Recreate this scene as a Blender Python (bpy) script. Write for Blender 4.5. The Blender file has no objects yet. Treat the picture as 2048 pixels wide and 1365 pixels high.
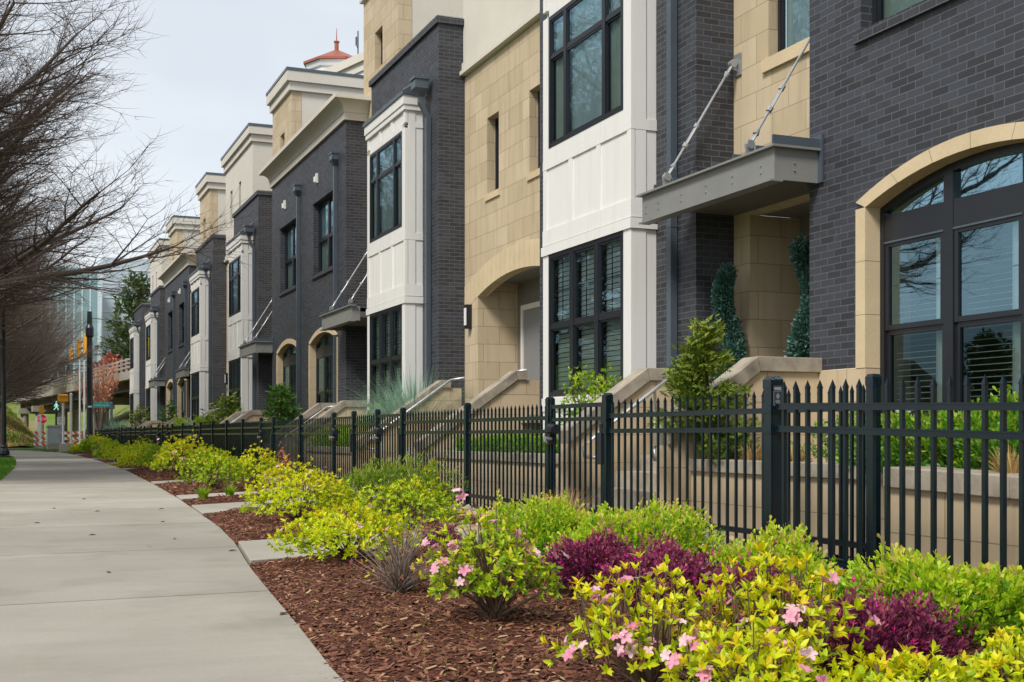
import bpy, bmesh, math, random
import numpy as np
from mathutils import Vector, Matrix

R = math.radians
SC = bpy.context.scene
COL = SC.collection

# ---------------------------------------------------------------- camera
cam_d = bpy.data.cameras.new("camera")
cam = bpy.data.objects.new("camera", cam_d)
COL.objects.link(cam)
cam.location = (0, 0, 0.89)
cam.rotation_euler = (R(90), 0, R(-22.385))
cam_d.sensor_width = 36.0
cam_d.lens = 2462.0 / 2048.0 * 36.0
cam_d.shift_y = 0.0925
cam_d.clip_start = 0.05
cam_d.clip_end = 3000
SC.camera = cam

# ---------------------------------------------------------------- sky, sun, exposure
SUN_EL, SUN_AZ = 48.0, 236.0      # azimuth measured clockwise from +Y
world = bpy.data.worlds.new("World")
SC.world = world
world.use_nodes = True
wn = world.node_tree
wn.nodes.clear()
w_out = wn.nodes.new("ShaderNodeOutputWorld")
w_bg = wn.nodes.new("ShaderNodeBackground")
w_sky = wn.nodes.new("ShaderNodeTexSky")
w_sky.sky_type = 'NISHITA'
w_sky.sun_disc = False
w_sky.sun_elevation = R(SUN_EL)
w_sky.sun_rotation = R(SUN_AZ)
w_sky.air_density = 1.0
w_sky.dust_density = 1.5
w_tc = wn.nodes.new("ShaderNodeTexCoord")
w_map = wn.nodes.new("ShaderNodeMapping")
w_map.inputs['Scale'].default_value = (1.2, 1.2, 3.2)
w_noi = wn.nodes.new("ShaderNodeTexNoise")
w_noi.inputs['Scale'].default_value = 1.6
w_noi.inputs['Detail'].default_value = 7
w_noi.inputs['Roughness'].default_value = 0.5
w_rmp = wn.nodes.new("ShaderNodeValToRGB")
w_rmp.color_ramp.elements[0].position = 0.30
w_rmp.color_ramp.elements[1].position = 0.72
w_rmp.color_ramp.elements[0].color = (0.78, 0.78, 0.78, 1)
w_rmp.color_ramp.elements[1].color = (0.96, 0.96, 0.96, 1)
w_mix = wn.nodes.new("ShaderNodeMix")
w_mix.data_type = 'RGBA'
CLOUD = (5.0, 5.25, 5.5, 1)       # overcast cloud deck, in the sky's own units
w_mix.inputs[7].default_value = CLOUD
L = wn.links.new
L(w_tc.outputs['Generated'], w_map.inputs['Vector'])
L(w_map.outputs['Vector'], w_noi.inputs['Vector'])
L(w_noi.outputs['Fac'], w_rmp.inputs['Fac'])
w_no2 = wn.nodes.new("ShaderNodeTexNoise")
w_no2.inputs['Scale'].default_value = 2.6
w_no2.inputs['Detail'].default_value = 6
w_rm2 = wn.nodes.new("ShaderNodeValToRGB")
w_rm2.color_ramp.elements[0].position = 0.36
w_rm2.color_ramp.elements[1].position = 0.66
w_rm2.color_ramp.elements[0].color = (0.90, 0.905, 0.92, 1)
w_rm2.color_ramp.elements[1].color = (1.06, 1.05, 1.035, 1)
w_mul = wn.nodes.new("ShaderNodeMix")
w_mul.data_type = 'RGBA'; w_mul.blend_type = 'MULTIPLY'; w_mul.inputs[0].default_value = 1.0
w_mul.clamp_result = False
w_mul.inputs[6].default_value = CLOUD
L(w_map.outputs['Vector'], w_no2.inputs['Vector'])
L(w_no2.outputs['Fac'], w_rm2.inputs['Fac'])
L(w_rm2.outputs['Color'], w_mul.inputs[7])
L(w_mul.outputs[2], w_mix.inputs[7])
L(w_rmp.outputs['Color'], w_mix.inputs[0])
L(w_sky.outputs['Color'], w_mix.inputs[6])
L(w_mix.outputs[2], w_bg.inputs['Color'])
w_bg.inputs['Strength'].default_value = 0.12
L(w_bg.outputs['Background'], w_out.inputs['Surface'])

sun_d = bpy.data.lights.new("sun", 'SUN')
sun = bpy.data.objects.new("sun", sun_d)
COL.objects.link(sun)
sun_d.energy = 2.5
sun_d.angle = R(16)
sun_d.color = (1.0, 0.95, 0.88)
_d = Vector((math.sin(R(SUN_AZ)) * math.cos(R(SUN_EL)), math.cos(R(SUN_AZ)) * math.cos(R(SUN_EL)), math.sin(R(SUN_EL))))
sun.rotation_euler = (-_d).to_track_quat('-Z', 'Y').to_euler()

SC.view_settings.view_transform = 'Standard'
SC.view_settings.look = 'None'
SC.view_settings.gamma = 1
SC.view_settings.use_curve_mapping = False
SC.view_settings.exposure = 0.58
SC.render.engine = 'CYCLES'
SC.cycles.max_bounces = 10
SC.cycles.transparent_max_bounces = 16
SC.cycles.caustics_reflective = False
SC.cycles.caustics_refractive = False

# ---------------------------------------------------------------- helpers
def s2l(c):
    return tuple(((v / 12.92) if v <= 0.04045 else ((v + 0.055) / 1.055) ** 2.4) for v in c)

def hexc(r, g, b):
    return s2l((r / 255, g / 255, b / 255)) + (1,)

class NT:
    def __init__(self, name):
        self.m = bpy.data.materials.new(name)
        self.m.use_nodes = True
        self.t = self.m.node_tree
        self.t.nodes.clear()
        self.out = self.n("ShaderNodeOutputMaterial")
    def n(self, kind, **kw):
        nd = self.t.nodes.new(kind)
        for k, v in kw.items():
            if k in nd.inputs:
                nd.inputs[k].default_value = v
            else:
                setattr(nd, k, v)
        return nd
    def l(self, a, b):
        self.t.links.new(a, b)
    def noise(self, vec, scale, detail=4, rough=0.55):
        nd = self.n("ShaderNodeTexNoise", Scale=scale, Detail=detail, Roughness=rough)
        if vec is not None: self.l(vec, nd.inputs['Vector'])
        return nd.outputs['Fac']
    def ramp(self, fac, stops):
        nd = self.n("ShaderNodeValToRGB")
        cr = nd.color_ramp
        while len(cr.elements) < len(stops): cr.elements.new(0.5)
        for e, (p, c) in zip(cr.elements, stops):
            e.position = p
            e.color = c if hasattr(c, '__len__') else (c, c, c, 1)
        self.l(fac, nd.inputs['Fac'])
        return nd.outputs['Color']
    def mix(self, fac, a, b, mode='MIX'):
        nd = self.n("ShaderNodeMix", data_type='RGBA', blend_type=mode)
        for sock, v in ((nd.inputs[0], fac), (nd.inputs[6], a), (nd.inputs[7], b)):
            if hasattr(v, 'node'): self.l(v, sock)
            else: sock.default_value = v
        return nd.outputs[2]
    def math(self, op, a, b=0.0):
        nd = self.n("ShaderNodeMath", operation=op)
        for i, v in enumerate((a, b)):
            if hasattr(v, 'node'): self.l(v, nd.inputs[i])
            else: nd.inputs[i].default_value = v
        return nd.outputs[0]
    def uv(self):
        return self.n("ShaderNodeUVMap").outputs['UV']
    def obj(self):
        return self.n("ShaderNodeTexCoord").outputs['Object']
    def pos(self):
        return self.n("ShaderNodeNewGeometry").outputs['Position']
    def bsdf(self, col, rough=0.6, metal=0.0, spec=0.5, bump=None, bstr=0.3, bdist=0.01):
        p = self.n("ShaderNodeBsdfPrincipled")
        for sock, v in ((p.inputs['Base Color'], col), (p.inputs['Roughness'], rough), (p.inputs['Metallic'], metal), (p.inputs['Specular IOR Level'], spec)):
            if hasattr(v, 'node'): self.l(v, sock)
            else: sock.default_value = v
        if bump is not None:
            b = self.n("ShaderNodeBump", Strength=bstr, Distance=bdist)
            self.l(bump, b.inputs['Height'])
            self.l(b.outputs['Normal'], p.inputs['Normal'])
        self.l(p.outputs['BSDF'], self.out.inputs['Surface'])
        return p

M = {}
def simple(name, col, rough=0.5, metal=0.0, var=0.12, scale=3.0, bump=0.0, spec=0.5):
    t = NT(name)
    v = t.pos()
    n1 = t.noise(v, scale, 5)
    n2 = t.noise(v, scale * 14, 3)
    dark = tuple(c * (1 - var) for c in col[:3]) + (1,)
    lite = tuple(min(1, c * (1 + var)) for c in col[:3]) + (1,)
    c = t.ramp(t.math('ADD', t.math('MULTIPLY', n1, 0.65), t.math('MULTIPLY', n2, 0.35)), [(0.3, dark), (0.7, lite)])
    t.bsdf(c, rough, metal, spec, n2 if bump else None, bump, 0.004)
    M[name] = t.m
    return t.m

def brick_mat(name, c1, c2, mortar):
    t = NT(name)
    uv = t.uv()
    def bt(a, b, m, bias=0.0):
        nd = t.n("ShaderNodeTexBrick", offset=0.5, offset_frequency=2, squash=1.0)
        nd.inputs['Color1'].default_value = a
        nd.inputs['Color2'].default_value = b
        nd.inputs['Mortar'].default_value = m
        nd.inputs['Scale'].default_value = 1.0
        nd.inputs['Mortar Size'].default_value = 0.0055
        nd.inputs['Mortar Smooth'].default_value = 0.15
        nd.inputs['Bias'].default_value = bias
        nd.inputs['Brick Width'].default_value = 0.203
        nd.inputs['Row Height'].default_value = 0.0677
        t.l(uv, nd.inputs['Vector'])
        return nd
    b = bt(c1, c2, mortar, -0.1)
    n1 = t.noise(uv, 1.1, 5)
    n2 = t.noise(uv, 60, 4)
    n3 = t.noise(uv, 9, 3)
    col = t.mix(t.ramp(n1, [(0.35, 0.0), (0.7, 0.30)]), b.outputs['Color'], (0.060, 0.070, 0.092, 1))
    col = t.mix(t.ramp(n2, [(0.35, 0.0), (0.75, 0.30)]), col, (0.035, 0.032, 0.034, 1))
    mp = t.n("ShaderNodeMapping"); mp.inputs['Scale'].default_value = (9, 1.6, 1)
    t.l(uv, mp.inputs['Vector'])
    n4 = t.noise(mp.outputs['Vector'], 1.3, 6, 0.65)
    n5 = t.noise(uv, 0.8, 2)
    eff = t.math('MULTIPLY', t.ramp(n4, [(0.62, 0.0), (0.74, 0.6)]), t.ramp(n5, [(0.5, 0.0), (0.62, 1.0)]))
    col = t.mix(eff, col, (0.30, 0.31, 0.33, 1))
    hgt = t.math('ADD', t.math('MULTIPLY', b.outputs['Fac'], -1.0), t.math('MULTIPLY', n2, 0.25))
    t.bsdf(col, t.ramp(n3, [(0.3, 0.45), (0.7, 0.66)]), 0, 0.5, hgt, 0.75, 0.006)
    M[name] = t.m
brick_mat('dark_brick', (0.017, 0.018, 0.023, 1), (0.047, 0.053, 0.070, 1), (0.110, 0.106, 0.110, 1))

def stone_mat(name, c1, c2, joint, bw=0.61, rh=0.3135, ms=0.004):
    t = NT(name)
    uv = t.uv()
    nd = t.n("ShaderNodeTexBrick", offset=0.5, offset_frequency=2, squash=1.0)
    nd.inputs['Color1'].default_value = c1
    nd.inputs['Color2'].default_value = c2
    nd.inputs['Mortar'].default_value = joint
    nd.inputs['Scale'].default_value = 1.0
    nd.inputs['Mortar Size'].default_value = ms
    nd.inputs['Mortar Smooth'].default_value = 0.1
    nd.inputs['Brick Width'].default_value = bw
    nd.inputs['Row Height'].default_value = rh
    t.l(uv, nd.inputs['Vector'])
    n1 = t.noise(uv, 1.7, 5)
    n2 = t.noise(uv, 130, 4, 0.7)
    col = t.mix(t.ramp(n1, [(0.3, 0.0), (0.75, 0.4)]), nd.outputs['Color'], tuple(c * 0.86 for c in c1[:3]) + (1,))
    mp = t.n("ShaderNodeMapping"); mp.inputs['Scale'].default_value = (6, 0.7, 1)
    t.l(uv, mp.inputs['Vector'])
    n4 = t.noise(mp.outputs['Vector'], 1.0, 6, 0.6)
    col = t.mix(t.ramp(n4, [(0.50, 0.0), (0.80, 0.42)]), col, (0.21, 0.16, 0.10, 1))
    col = t.mix(t.ramp(n2, [(0.4, 0.0), (0.8, 0.12)]), col, (0.22, 0.17, 0.10, 1))
    hgt = t.math('ADD', t.math('MULTIPLY', nd.outputs['Fac'], -1.0), t.math('MULTIPLY', n2, 0.12))
    t.bsdf(col, 0.85, 0, 0.3, hgt, 0.6, 0.005)
    M[name] = t.m
stone_mat('tan_stone', (0.48, 0.385, 0.25, 1), (0.59, 0.485, 0.34, 1), (0.25, 0.19, 0.12, 1))
stone_mat('base_stone', (0.54, 0.43, 0.285, 1), (0.58, 0.46, 0.31, 1), (0.24, 0.18, 0.11, 1), 1.2, 0.30)

simple('stone_trim', (0.58, 0.465, 0.30, 1), 0.85, var=0.12, scale=2.5, bump=0.15, spec=0.3)
def cap_mat():
    t = NT('cast_stone_cap')
    v = t.pos()
    n1 = t.noise(v, 3.2, 6, 0.62); n2 = t.noise(v, 90, 3)
    c = t.ramp(n1, [(0.30, (0.16, 0.135, 0.105, 1)), (0.55, (0.36, 0.315, 0.25, 1)), (0.75, (0.44, 0.395, 0.32, 1))])
    c = t.mix(t.ramp(n2, [(0.4, 0.0), (0.8, 0.25)]), c, (0.15, 0.13, 0.10, 1))
    t.bsdf(c, 0.88, 0, 0.3, n2, 0.3, 0.004)
    M['cast_stone_cap'] = t.m
cap_mat()
simple('stucco', (0.60, 0.565, 0.50, 1), 0.9, var=0.06, scale=1.2, bump=0.25, spec=0.2)
def white_mat():
    t = NT('white_trim')
    v = t.pos()
    mp = t.n("ShaderNodeMapping"); mp.inputs['Scale'].default_value = (7, 7, 0.5); t.l(v, mp.inputs['Vector'])
    n1 = t.noise(mp.outputs['Vector'], 1.0, 6, .65); n2 = t.noise(v, 1.3, 4); n3 = t.noise(v, 60, 3)
    c = t.mix(t.ramp(n1, [(0.48, 0.0), (0.80, 0.38)]), (0.74, 0.73, 0.705, 1), (0.50, 0.485, 0.45, 1))
    c = t.mix(t.ramp(n2, [(0.40, 0.0), (0.75, 0.22)]), c, (0.60, 0.58, 0.54, 1))
    t.bsdf(c, t.ramp(n2, [(0.3, 0.42), (0.7, 0.6)]), 0, 0.4, n3, 0.06, 0.003); M['white_trim'] = t.m
white_mat()
simple('dark_frame', (0.012, 0.014, 0.019, 1), 0.35, var=0.2, scale=6)
simple('steel_grey', (0.215, 0.215, 0.205, 1), 0.45, var=0.10, scale=2.5, spec=0.5)
simple('soffit_grey', (0.13, 0.125, 0.11, 1), 0.6, var=0.15, scale=2.0)
simple('galvanised', (0.40, 0.41, 0.42, 1), 0.38, metal=0.6, var=0.2, scale=9)
simple('slate_metal', (0.078, 0.100, 0.125, 1), 0.38, metal=0.15, var=0.12, scale=3)
simple('door_grey', (0.19, 0.195, 0.20, 1), 0.45, var=0.06, scale=2)
simple('door_jamb', (0.66, 0.61, 0.54, 1), 0.5, var=0.05)
simple('porch_grey', (0.17, 0.16, 0.145, 1), 0.6, var=0.1)
simple('fence_black', (0.0030, 0.0105, 0.0165, 1), 0.24, var=0.35, scale=9, spec=0.42)
simple('pole_black', (0.006, 0.011, 0.016, 1), 0.32, var=0.3, scale=4, spec=0.6)
simple('curtain', (0.86, 0.88, 0.88, 1), 0.9, var=0.10, scale=4)
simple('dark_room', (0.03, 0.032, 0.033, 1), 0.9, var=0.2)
simple('blind_slat', (0.80, 0.79, 0.74, 1), 0.6, var=0.04)
simple('soil', (0.09, 0.055, 0.032, 1), 0.95, var=0.4, scale=20, bump=0.8, spec=0.1)
simple('plastic_white', (0.75, 0.75, 0.73, 1), 0.4, var=0.05)
simple('concrete_old', (0.36, 0.33, 0.28, 1), 0.9, var=0.2, scale=0.6, bump=0.2, spec=0.2)
simple('concrete_dark', (0.14, 0.125, 0.11, 1), 0.9, var=0.2, scale=0.4, spec=0.2)
simple('amber_paint', (0.80, 0.36, 0.01, 1), 0.45, var=0.06)
simple('sign_red', (0.60, 0.008, 0.012, 1), 0.4, var=0.05)
simple('sign_white', (0.80, 0.80, 0.80, 1), 0.4, var=0.03)
simple('sign_teal', (0.0, 0.22, 0.22, 1), 0.4, var=0.08)
simple('sign_ink', (0.03, 0.03, 0.035, 1), 0.5, var=0.1)
simple('barricade_orange', (0.72, 0.10, 0.02, 1), 0.5, var=0.08)
simple('cabinet_grey', (0.33, 0.37, 0.39, 1), 0.5, var=0.1, scale=2)
simple('copper_red', (0.34, 0.095, 0.06, 1), 0.45, metal=0.3, var=0.15, scale=1)
simple('far_white', (0.66, 0.68, 0.70, 1), 0.8, var=0.04, scale=0.3)
simple('hazed_grey_cladding', (0.46, 0.53, 0.60, 1), 0.55, var=0.08, scale=0.05)  # wall colour lightened to carry the distance haze

def glass_mat(name, tint, base, power, refl=(0.52, 0.84, 1.0, 1)):
    t = NT(name)
    tr = t.n("ShaderNodeBsdfTransparent"); tr.inputs['Color'].default_value = tint
    gl = t.n("ShaderNodeBsdfGlossy", Roughness=0.015); gl.inputs['Color'].default_value = refl
    n = t.noise(t.pos(), 1.4, 2)
    b = t.n("ShaderNodeBump", Strength=0.10, Distance=0.02)
    t.l(n, b.inputs['Height']); t.l(b.outputs['Normal'], gl.inputs['Normal'])
    fr = t.n("ShaderNodeFresnel", IOR=1.52)
    f = t.math('MINIMUM', t.math('ADD', t.math('MULTIPLY', fr.outputs['Fac'], power), base), 0.9)
    mx = t.n("ShaderNodeMixShader")
    t.l(f, mx.inputs[0]); t.l(tr.outputs[0], mx.inputs[1]); t.l(gl.outputs[0], mx.inputs[2])
    t.l(mx.outputs[0], t.out.inputs['Surface'])
    M[name] = t.m
glass_mat('window_glass', (0.82, 0.97, 1.0, 1), 0.18, 1.3)
glass_mat('transom_glass', (0.5, 0.6, 0.62, 1), 0.40, 1.8)
glass_mat('screened_glass', (0.50, 0.58, 0.54, 1), 0.03, 0.7)
glass_mat('hazed_teal_glass', (0.25, 0.50, 0.50, 1), 0.35, 1.2, (0.62, 0.86, 0.86, 1))  # far haze painted in: tint and reflection colour made paler

def concrete_mat():
    t = NT('sidewalk_concrete')
    v = t.pos()
    att = t.n("ShaderNodeAttribute", attribute_name='tint').outputs['Fac']
    n1 = t.noise(v, 1.1, 6, 0.6); n2 = t.noise(v, 55, 5, 0.7)
    mp = t.n("ShaderNodeMapping"); mp.inputs['Scale'].default_value = (0.35, 2.2, 1)
    t.l(v, mp.inputs['Vector'])
    n3 = t.noise(mp.outputs['Vector'], 2.0, 5, 0.6)
    c = t.ramp(n1, [(0.30, (0.265, 0.245, 0.205, 1)), (0.66, (0.425, 0.40, 0.35, 1))])
    c = t.mix(t.ramp(n3, [(0.45, 0.0), (0.75, 0.35)]), c, (0.27, 0.255, 0.22, 1))  # faint crosswise bands of soft shadow painted into the concrete
    c = t.mix(t.ramp(n2, [(0.42, 0.0), (0.72, 0.26)]), c, (0.22, 0.205, 0.18, 1))
    sc = t.n("ShaderNodeTexVoronoi", Scale=7.0, feature='F1')
    t.l(v, sc.inputs['Vector'])
    c = t.mix(t.ramp(sc.outputs['Distance'], [(0.02, 0.55), (0.05, 0.0)]), c, (0.13, 0.115, 0.10, 1))
    n6 = t.noise(v, .55, 4, .6)
    c = t.mix(t.ramp(n6, [(0.46, 0.0), (0.66, 0.50)]), c, (0.225, 0.208, 0.175, 1))
    ck = t.n("ShaderNodeTexVoronoi", Scale=.55, feature='DISTANCE_TO_EDGE')
    wv = t.n("ShaderNodeMix", data_type='VECTOR'); wv.inputs[0].default_value = .12
    nn = t.n("ShaderNodeTexNoise", Scale=3.0, Detail=5); t.l(v, nn.inputs['Vector']); t.l(v, wv.inputs[4]); t.l(nn.outputs['Color'], wv.inputs[5]); t.l(wv.outputs[1], ck.inputs['Vector'])
    c = t.mix(t.math('MULTIPLY', t.ramp(ck.outputs['Distance'], [(0.0, 0.5), (0.0035, 0.0)]), t.ramp(n1, [(0.5, 0.0), (0.6, 1.0)])), c, (0.12, 0.105, 0.09, 1))
    c = t.mix(1.0, c, t.ramp(att, [(0.0, (0.83, 0.82, 0.81, 1)), (1.0, (1.10, 1.10, 1.08, 1))]), 'MULTIPLY')
    t.bsdf(c, 0.85, 0, 0.3, n2, 0.35, 0.004)
    M['sidewalk_concrete'] = t.m
concrete_mat()

def leaf_mat(name, stops, trans=0.45, rough=0.42, spec=0.4):
    t = NT(name)
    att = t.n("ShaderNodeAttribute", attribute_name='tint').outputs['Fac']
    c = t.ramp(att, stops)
    n = t.noise(t.obj(), 40, 2)
    c = t.mix(t.ramp(n, [(0.35, 0.0), (0.75, 0.25)]), c, t.mix(1.0, c, (0.6, 0.75, 0.5, 1), 'MULTIPLY'))
    p = t.n("ShaderNodeBsdfPrincipled")
    t.l(c, p.inputs['Base Color']); p.inputs['Roughness'].default_value = rough
    p.inputs['Specular IOR Level'].default_value = spec
    tl = t.n("ShaderNodeBsdfTranslucent"); t.l(c, tl.inputs['Color'])
    mx = t.n("ShaderNodeMixShader"); mx.inputs[0].default_value = trans
    t.l(p.outputs[0], mx.inputs[1]); t.l(tl.outputs[0], mx.inputs[2])
    t.l(mx.outputs[0], t.out.inputs['Surface'])
    M[name] = t.m
leaf_mat('azalea_leaf', [(0, (0.12, 0.25, 0.012, 1)), (0.45, (0.33, 0.50, 0.016, 1)), (0.8, (0.58, 0.68, 0.02, 1)), (1, (0.76, 0.68, 0.02, 1))])
leaf_mat('azalea_gold', [(0, (0.22, 0.38, 0.012, 1)), (0.4, (0.54, 0.66, 0.012, 1)), (0.8, (0.80, 0.80, 0.012, 1)), (1, (0.80, 0.62, 0.015, 1))])
leaf_mat('spoon_leaf', [(0, (0.05, 0.17, 0.012, 1)), (0.45, (0.32, 0.55, 0.016, 1)), (0.82, (0.64, 0.74, 0.03, 1)), (1, (0.66, 0.46, 0.12, 1))])
leaf_mat('fern_leaf', [(0, (0.08, 0.17, 0.015, 1)), (0.5, (0.20, 0.34, 0.02, 1)), (1, (0.38, 0.42, 0.04, 1))])
leaf_mat('hedge_leaf', [(0, (0.04, 0.14, 0.018, 1)), (0.5, (0.12, 0.32, 0.02, 1)), (0.85, (0.33, 0.52, 0.025, 1)), (1, (0.42, 0.46, 0.03, 1))])
leaf_mat('lime_leaf', [(0, (0.14, 0.30, 0.015, 1)), (0.6, (0.32, 0.50, 0.02, 1)), (1, (0.48, 0.58, 0.03, 1))])
leaf_mat('plum_leaf', [(0, (0.06, 0.012, 0.036, 1)), (0.5, (0.21, 0.032, 0.10, 1)), (0.85, (0.38, 0.05, 0.17, 1)), (1, (0.50, 0.16, 0.15, 1))])
leaf_mat('magenta_flower', [(0, (0.62, 0.02, 0.24, 1)), (1, (0.85, 0.06, 0.34, 1))], 0.3)
leaf_mat('pink_petal', [(0, (0.74, 0.22, 0.38, 1)), (0.6, (0.84, 0.40, 0.52, 1)), (1, (0.90, 0.68, 0.72, 1))], 0.35, 0.5)
leaf_mat('withered_bloom', [(0, (0.16, 0.06, 0.02, 1)), (1, (0.42, 0.19, 0.07, 1))], 0.2, 0.8)
leaf_mat('cypress_leaf', [(0, (0.04, 0.085, 0.012, 1)), (0.5, (0.12, 0.19, 0.02, 1)), (0.85, (0.30, 0.33, 0.03, 1)), (1, (0.36, 0.13, 0.05, 1))], 0.2, 0.6)
leaf_mat('juniper_leaf', [(0, (0.03, 0.10, 0.012, 1)), (0.6, (0.08, 0.21, 0.02, 1)), (1, (0.17, 0.33, 0.03, 1))], 0.2, 0.6)
leaf_mat('topiary_leaf', [(0, (0.022, 0.075, 0.056, 1)), (0.7, (0.075, 0.19, 0.15, 1)), (1, (0.24, 0.34, 0.31, 1))], 0.15, 0.35)
leaf_mat('blue_grass', [(0, (0.16, 0.30, 0.22, 1)), (0.6, (0.30, 0.50, 0.40, 1)), (1, (0.50, 0.62, 0.48, 1))], 0.25, 0.5)
leaf_mat('straw', [(0, (0.36, 0.20, 0.07, 1)), (1, (0.66, 0.48, 0.22, 1))], 0.25, 0.8)
leaf_mat('lawn_blade', [(0, (0.06, 0.17, 0.01, 1)), (1, (0.16, 0.36, 0.02, 1))], 0.3, 0.5)
leaf_mat('evergreen', [(0, (0.025, 0.05, 0.014, 1)), (0.8, (0.07, 0.11, 0.03, 1)), (1, (0.16, 0.17, 0.05, 1))], 0.15, 0.6)
leaf_mat('red_leaf', [(0, (0.20, 0.02, 0.015, 1)), (1, (0.42, 0.07, 0.05, 1))], 0.2, 0.6)
leaf_mat('peach_leaf', [(0, (0.60, 0.20, 0.10, 1)), (1, (0.82, 0.40, 0.24, 1))], 0.25, 0.6)
leaf_mat('mulch_chip', [(0, (0.045, 0.017, 0.010, 1)), (0.55, (0.14, 0.053, 0.031, 1)), (0.92, (0.25, 0.11, 0.068, 1)), (1, (0.45, 0.30, 0.17, 1))], 0.0, 0.8, 0.25)
leaf_mat('river_stone', [(0, (0.30, 0.21, 0.12, 1)), (0.7, (0.52, 0.40, 0.26, 1)), (1, (0.26, 0.27, 0.29, 1))], 0.0, 0.6, 0.3)
simple('shrub_stem', (0.11, 0.068, 0.045, 1), 0.8, var=0.35, scale=30)
simple('grey_twig', (0.21, 0.16, 0.13, 1), 0.85, var=0.3, scale=30)
simple('bark', (0.085, 0.062, 0.050, 1), 0.9, var=0.35, scale=14)
simple('far_bark', (0.145, 0.108, 0.088, 1), 0.9, var=0.35, scale=5)

class MB:
    """collects faces, then links them as one mesh object with metre-scaled box UVs"""
    def __init__(self):
        self.v = []; self.f = []
    def quad(self, *p):
        k = len(self.v); self.v += [tuple(q) for q in p]; self.f.append(tuple(range(k, k + len(p))))
    def box(self, x0, x1, y0, y1, z0, z1):
        if x0 > x1: x0, x1 = x1, x0
        if y0 > y1: y0, y1 = y1, y0
        if z0 > z1: z0, z1 = z1, z0
        k = len(self.v)
        self.v += [(x0, y0, z0), (x1, y0, z0), (x1, y1, z0), (x0, y1, z0), (x0, y0, z1), (x1, y0, z1), (x1, y1, z1), (x0, y1, z1)]
        self.f += [tuple(k + i for i in q) for q in ((0, 3, 2, 1), (4, 5, 6, 7), (0, 1, 5, 4), (2, 3, 7, 6), (1, 2, 6, 5), (3, 0, 4, 7))]
    def prism(self, poly, axis, a, b):
        """poly: 2-D outline; axis 'y': points are (x,z); 'x': (y,z); 'z': (x,y); swept from a to b"""
        n = len(poly); k = len(self.v)
        def P(p, t):
            return {'y': (p[0], t, p[1]), 'x': (t, p[0], p[1]), 'z': (p[0], p[1], t)}[axis]
        self.v += [P(p, a) for p in poly] + [P(p, b) for p in poly]
        self.f.append(tuple(range(k, k + n))); self.f.append(tuple(range(k + 2 * n - 1, k + n - 1, -1)))
        for i in range(n):
            j = (i + 1) % n
            self.f.append((k + i, k + n + i, k + n + j, k + j))
    def tube(self, pts, r, n=8, cap=True):
        pts = [Vector(p) for p in pts]; k = len(self.v); m = len(pts)
        rs = r if hasattr(r, '__len__') else [r] * m
        for i, p in enumerate(pts):
            d = (pts[min(i + 1, m - 1)] - pts[max(i - 1, 0)])
            d = d.normalized() if d.length > 1e-9 else Vector((0, 0, 1))
            a = d.cross(Vector((0, 0, 1)) if abs(d.z) < 0.9 else Vector((1, 0, 0))).normalized(); b = d.cross(a)
            for j in range(n):
                t = 2 * math.pi * j / n
                self.v.append(tuple(p + (a * math.cos(t) + b * math.sin(t)) * rs[i]))
        for i in range(m - 1):
            for j in range(n):
                j2 = (j + 1) % n
                self.f.append((k + i * n + j, k + i * n + j2, k + (i + 1) * n + j2, k + (i + 1) * n + j))
        if cap:
            self.f.append(tuple(k + j for j in range(n))); self.f.append(tuple(k + (m - 1) * n + j for j in range(n - 1, -1, -1)))
    def lathe(self, prof, c=(0, 0), n=16, square=False):
        k = len(self.v); m = len(prof); n = 4 if square else n; o = math.pi / 4 if square else 0
        for r, z in prof:
            for j in range(n):
                t = 2 * math.pi * j / n + o
                self.v.append((c[0] + r * math.cos(t), c[1] + r * math.sin(t), z))
        for i in range(m - 1):
            for j in range(n):
                j2 = (j + 1) % n
                self.f.append((k + i * n + j, k + i * n + j2, k + (i + 1) * n + j2, k + (i + 1) * n + j))
        self.f.append(tuple(k + j for j in range(n - 1, -1, -1))); self.f.append(tuple(k + (m - 1) * n + j for j in range(n)))
    def wall(self, x, y0, y1, z0, z1, ops=(), rev=0.12, nseg=14):
        """wall face at x looking towards -x, with openings (ya, yb, za, zb, rise) and their reveals"""
        cuts = {y0, y1}
        for o in ops:
            ya, yb, za, zb, rise = o
            if rise:
                for i in range(nseg + 1): cuts.add(ya + (yb - ya) * i / nseg)
            else: cuts |= {ya, yb}
        cuts = sorted(c for c in cuts if y0 - 1e-6 <= c <= y1 + 1e-6)
        def top(o, y):
            ya, yb, za, zb, rise = o
            u = (y - (ya + yb) / 2) / ((yb - ya) / 2)
            return zb + rise * max(0.0, 1 - u * u)
        for a, b in zip(cuts[:-1], cuts[1:]):
            if b - a < 1e-6: continue
            mid = (a + b) / 2
            cov = sorted([o for o in ops if o[0] < mid < o[1]], key=lambda o: o[2])
            la, lb = z0, z0
            for o in cov:
                if o[2] > min(la, lb) + 1e-6:
                    self.quad((x, a, la), (x, a, o[2]), (x, b, o[2]), (x, b, lb))
                la, lb = top(o, a), top(o, b)
                if la < z1 - 1e-6: self.quad((x, a, la), (x + rev, a, la), (x + rev, b, lb), (x, b, lb))
                if o[2] > z0 + 1e-6: self.quad((x, a, o[2]), (x, b, o[2]), (x + rev, b, o[2]), (x + rev, a, o[2]))
            if z1 > min(la, lb) + 1e-6:
                self.quad((x, a, la), (x, a, z1), (x, b, z1), (x, b, lb))
        for ya, yb, za, zb, rise in ops:
            zb = min(zb, z1)
            self.quad((x, ya, za), (x + rev, ya, za), (x + rev, ya, zb), (x, ya, zb))
            self.quad((x, yb, za), (x, yb, zb), (x + rev, yb, zb), (x + rev, yb, za))
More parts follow.
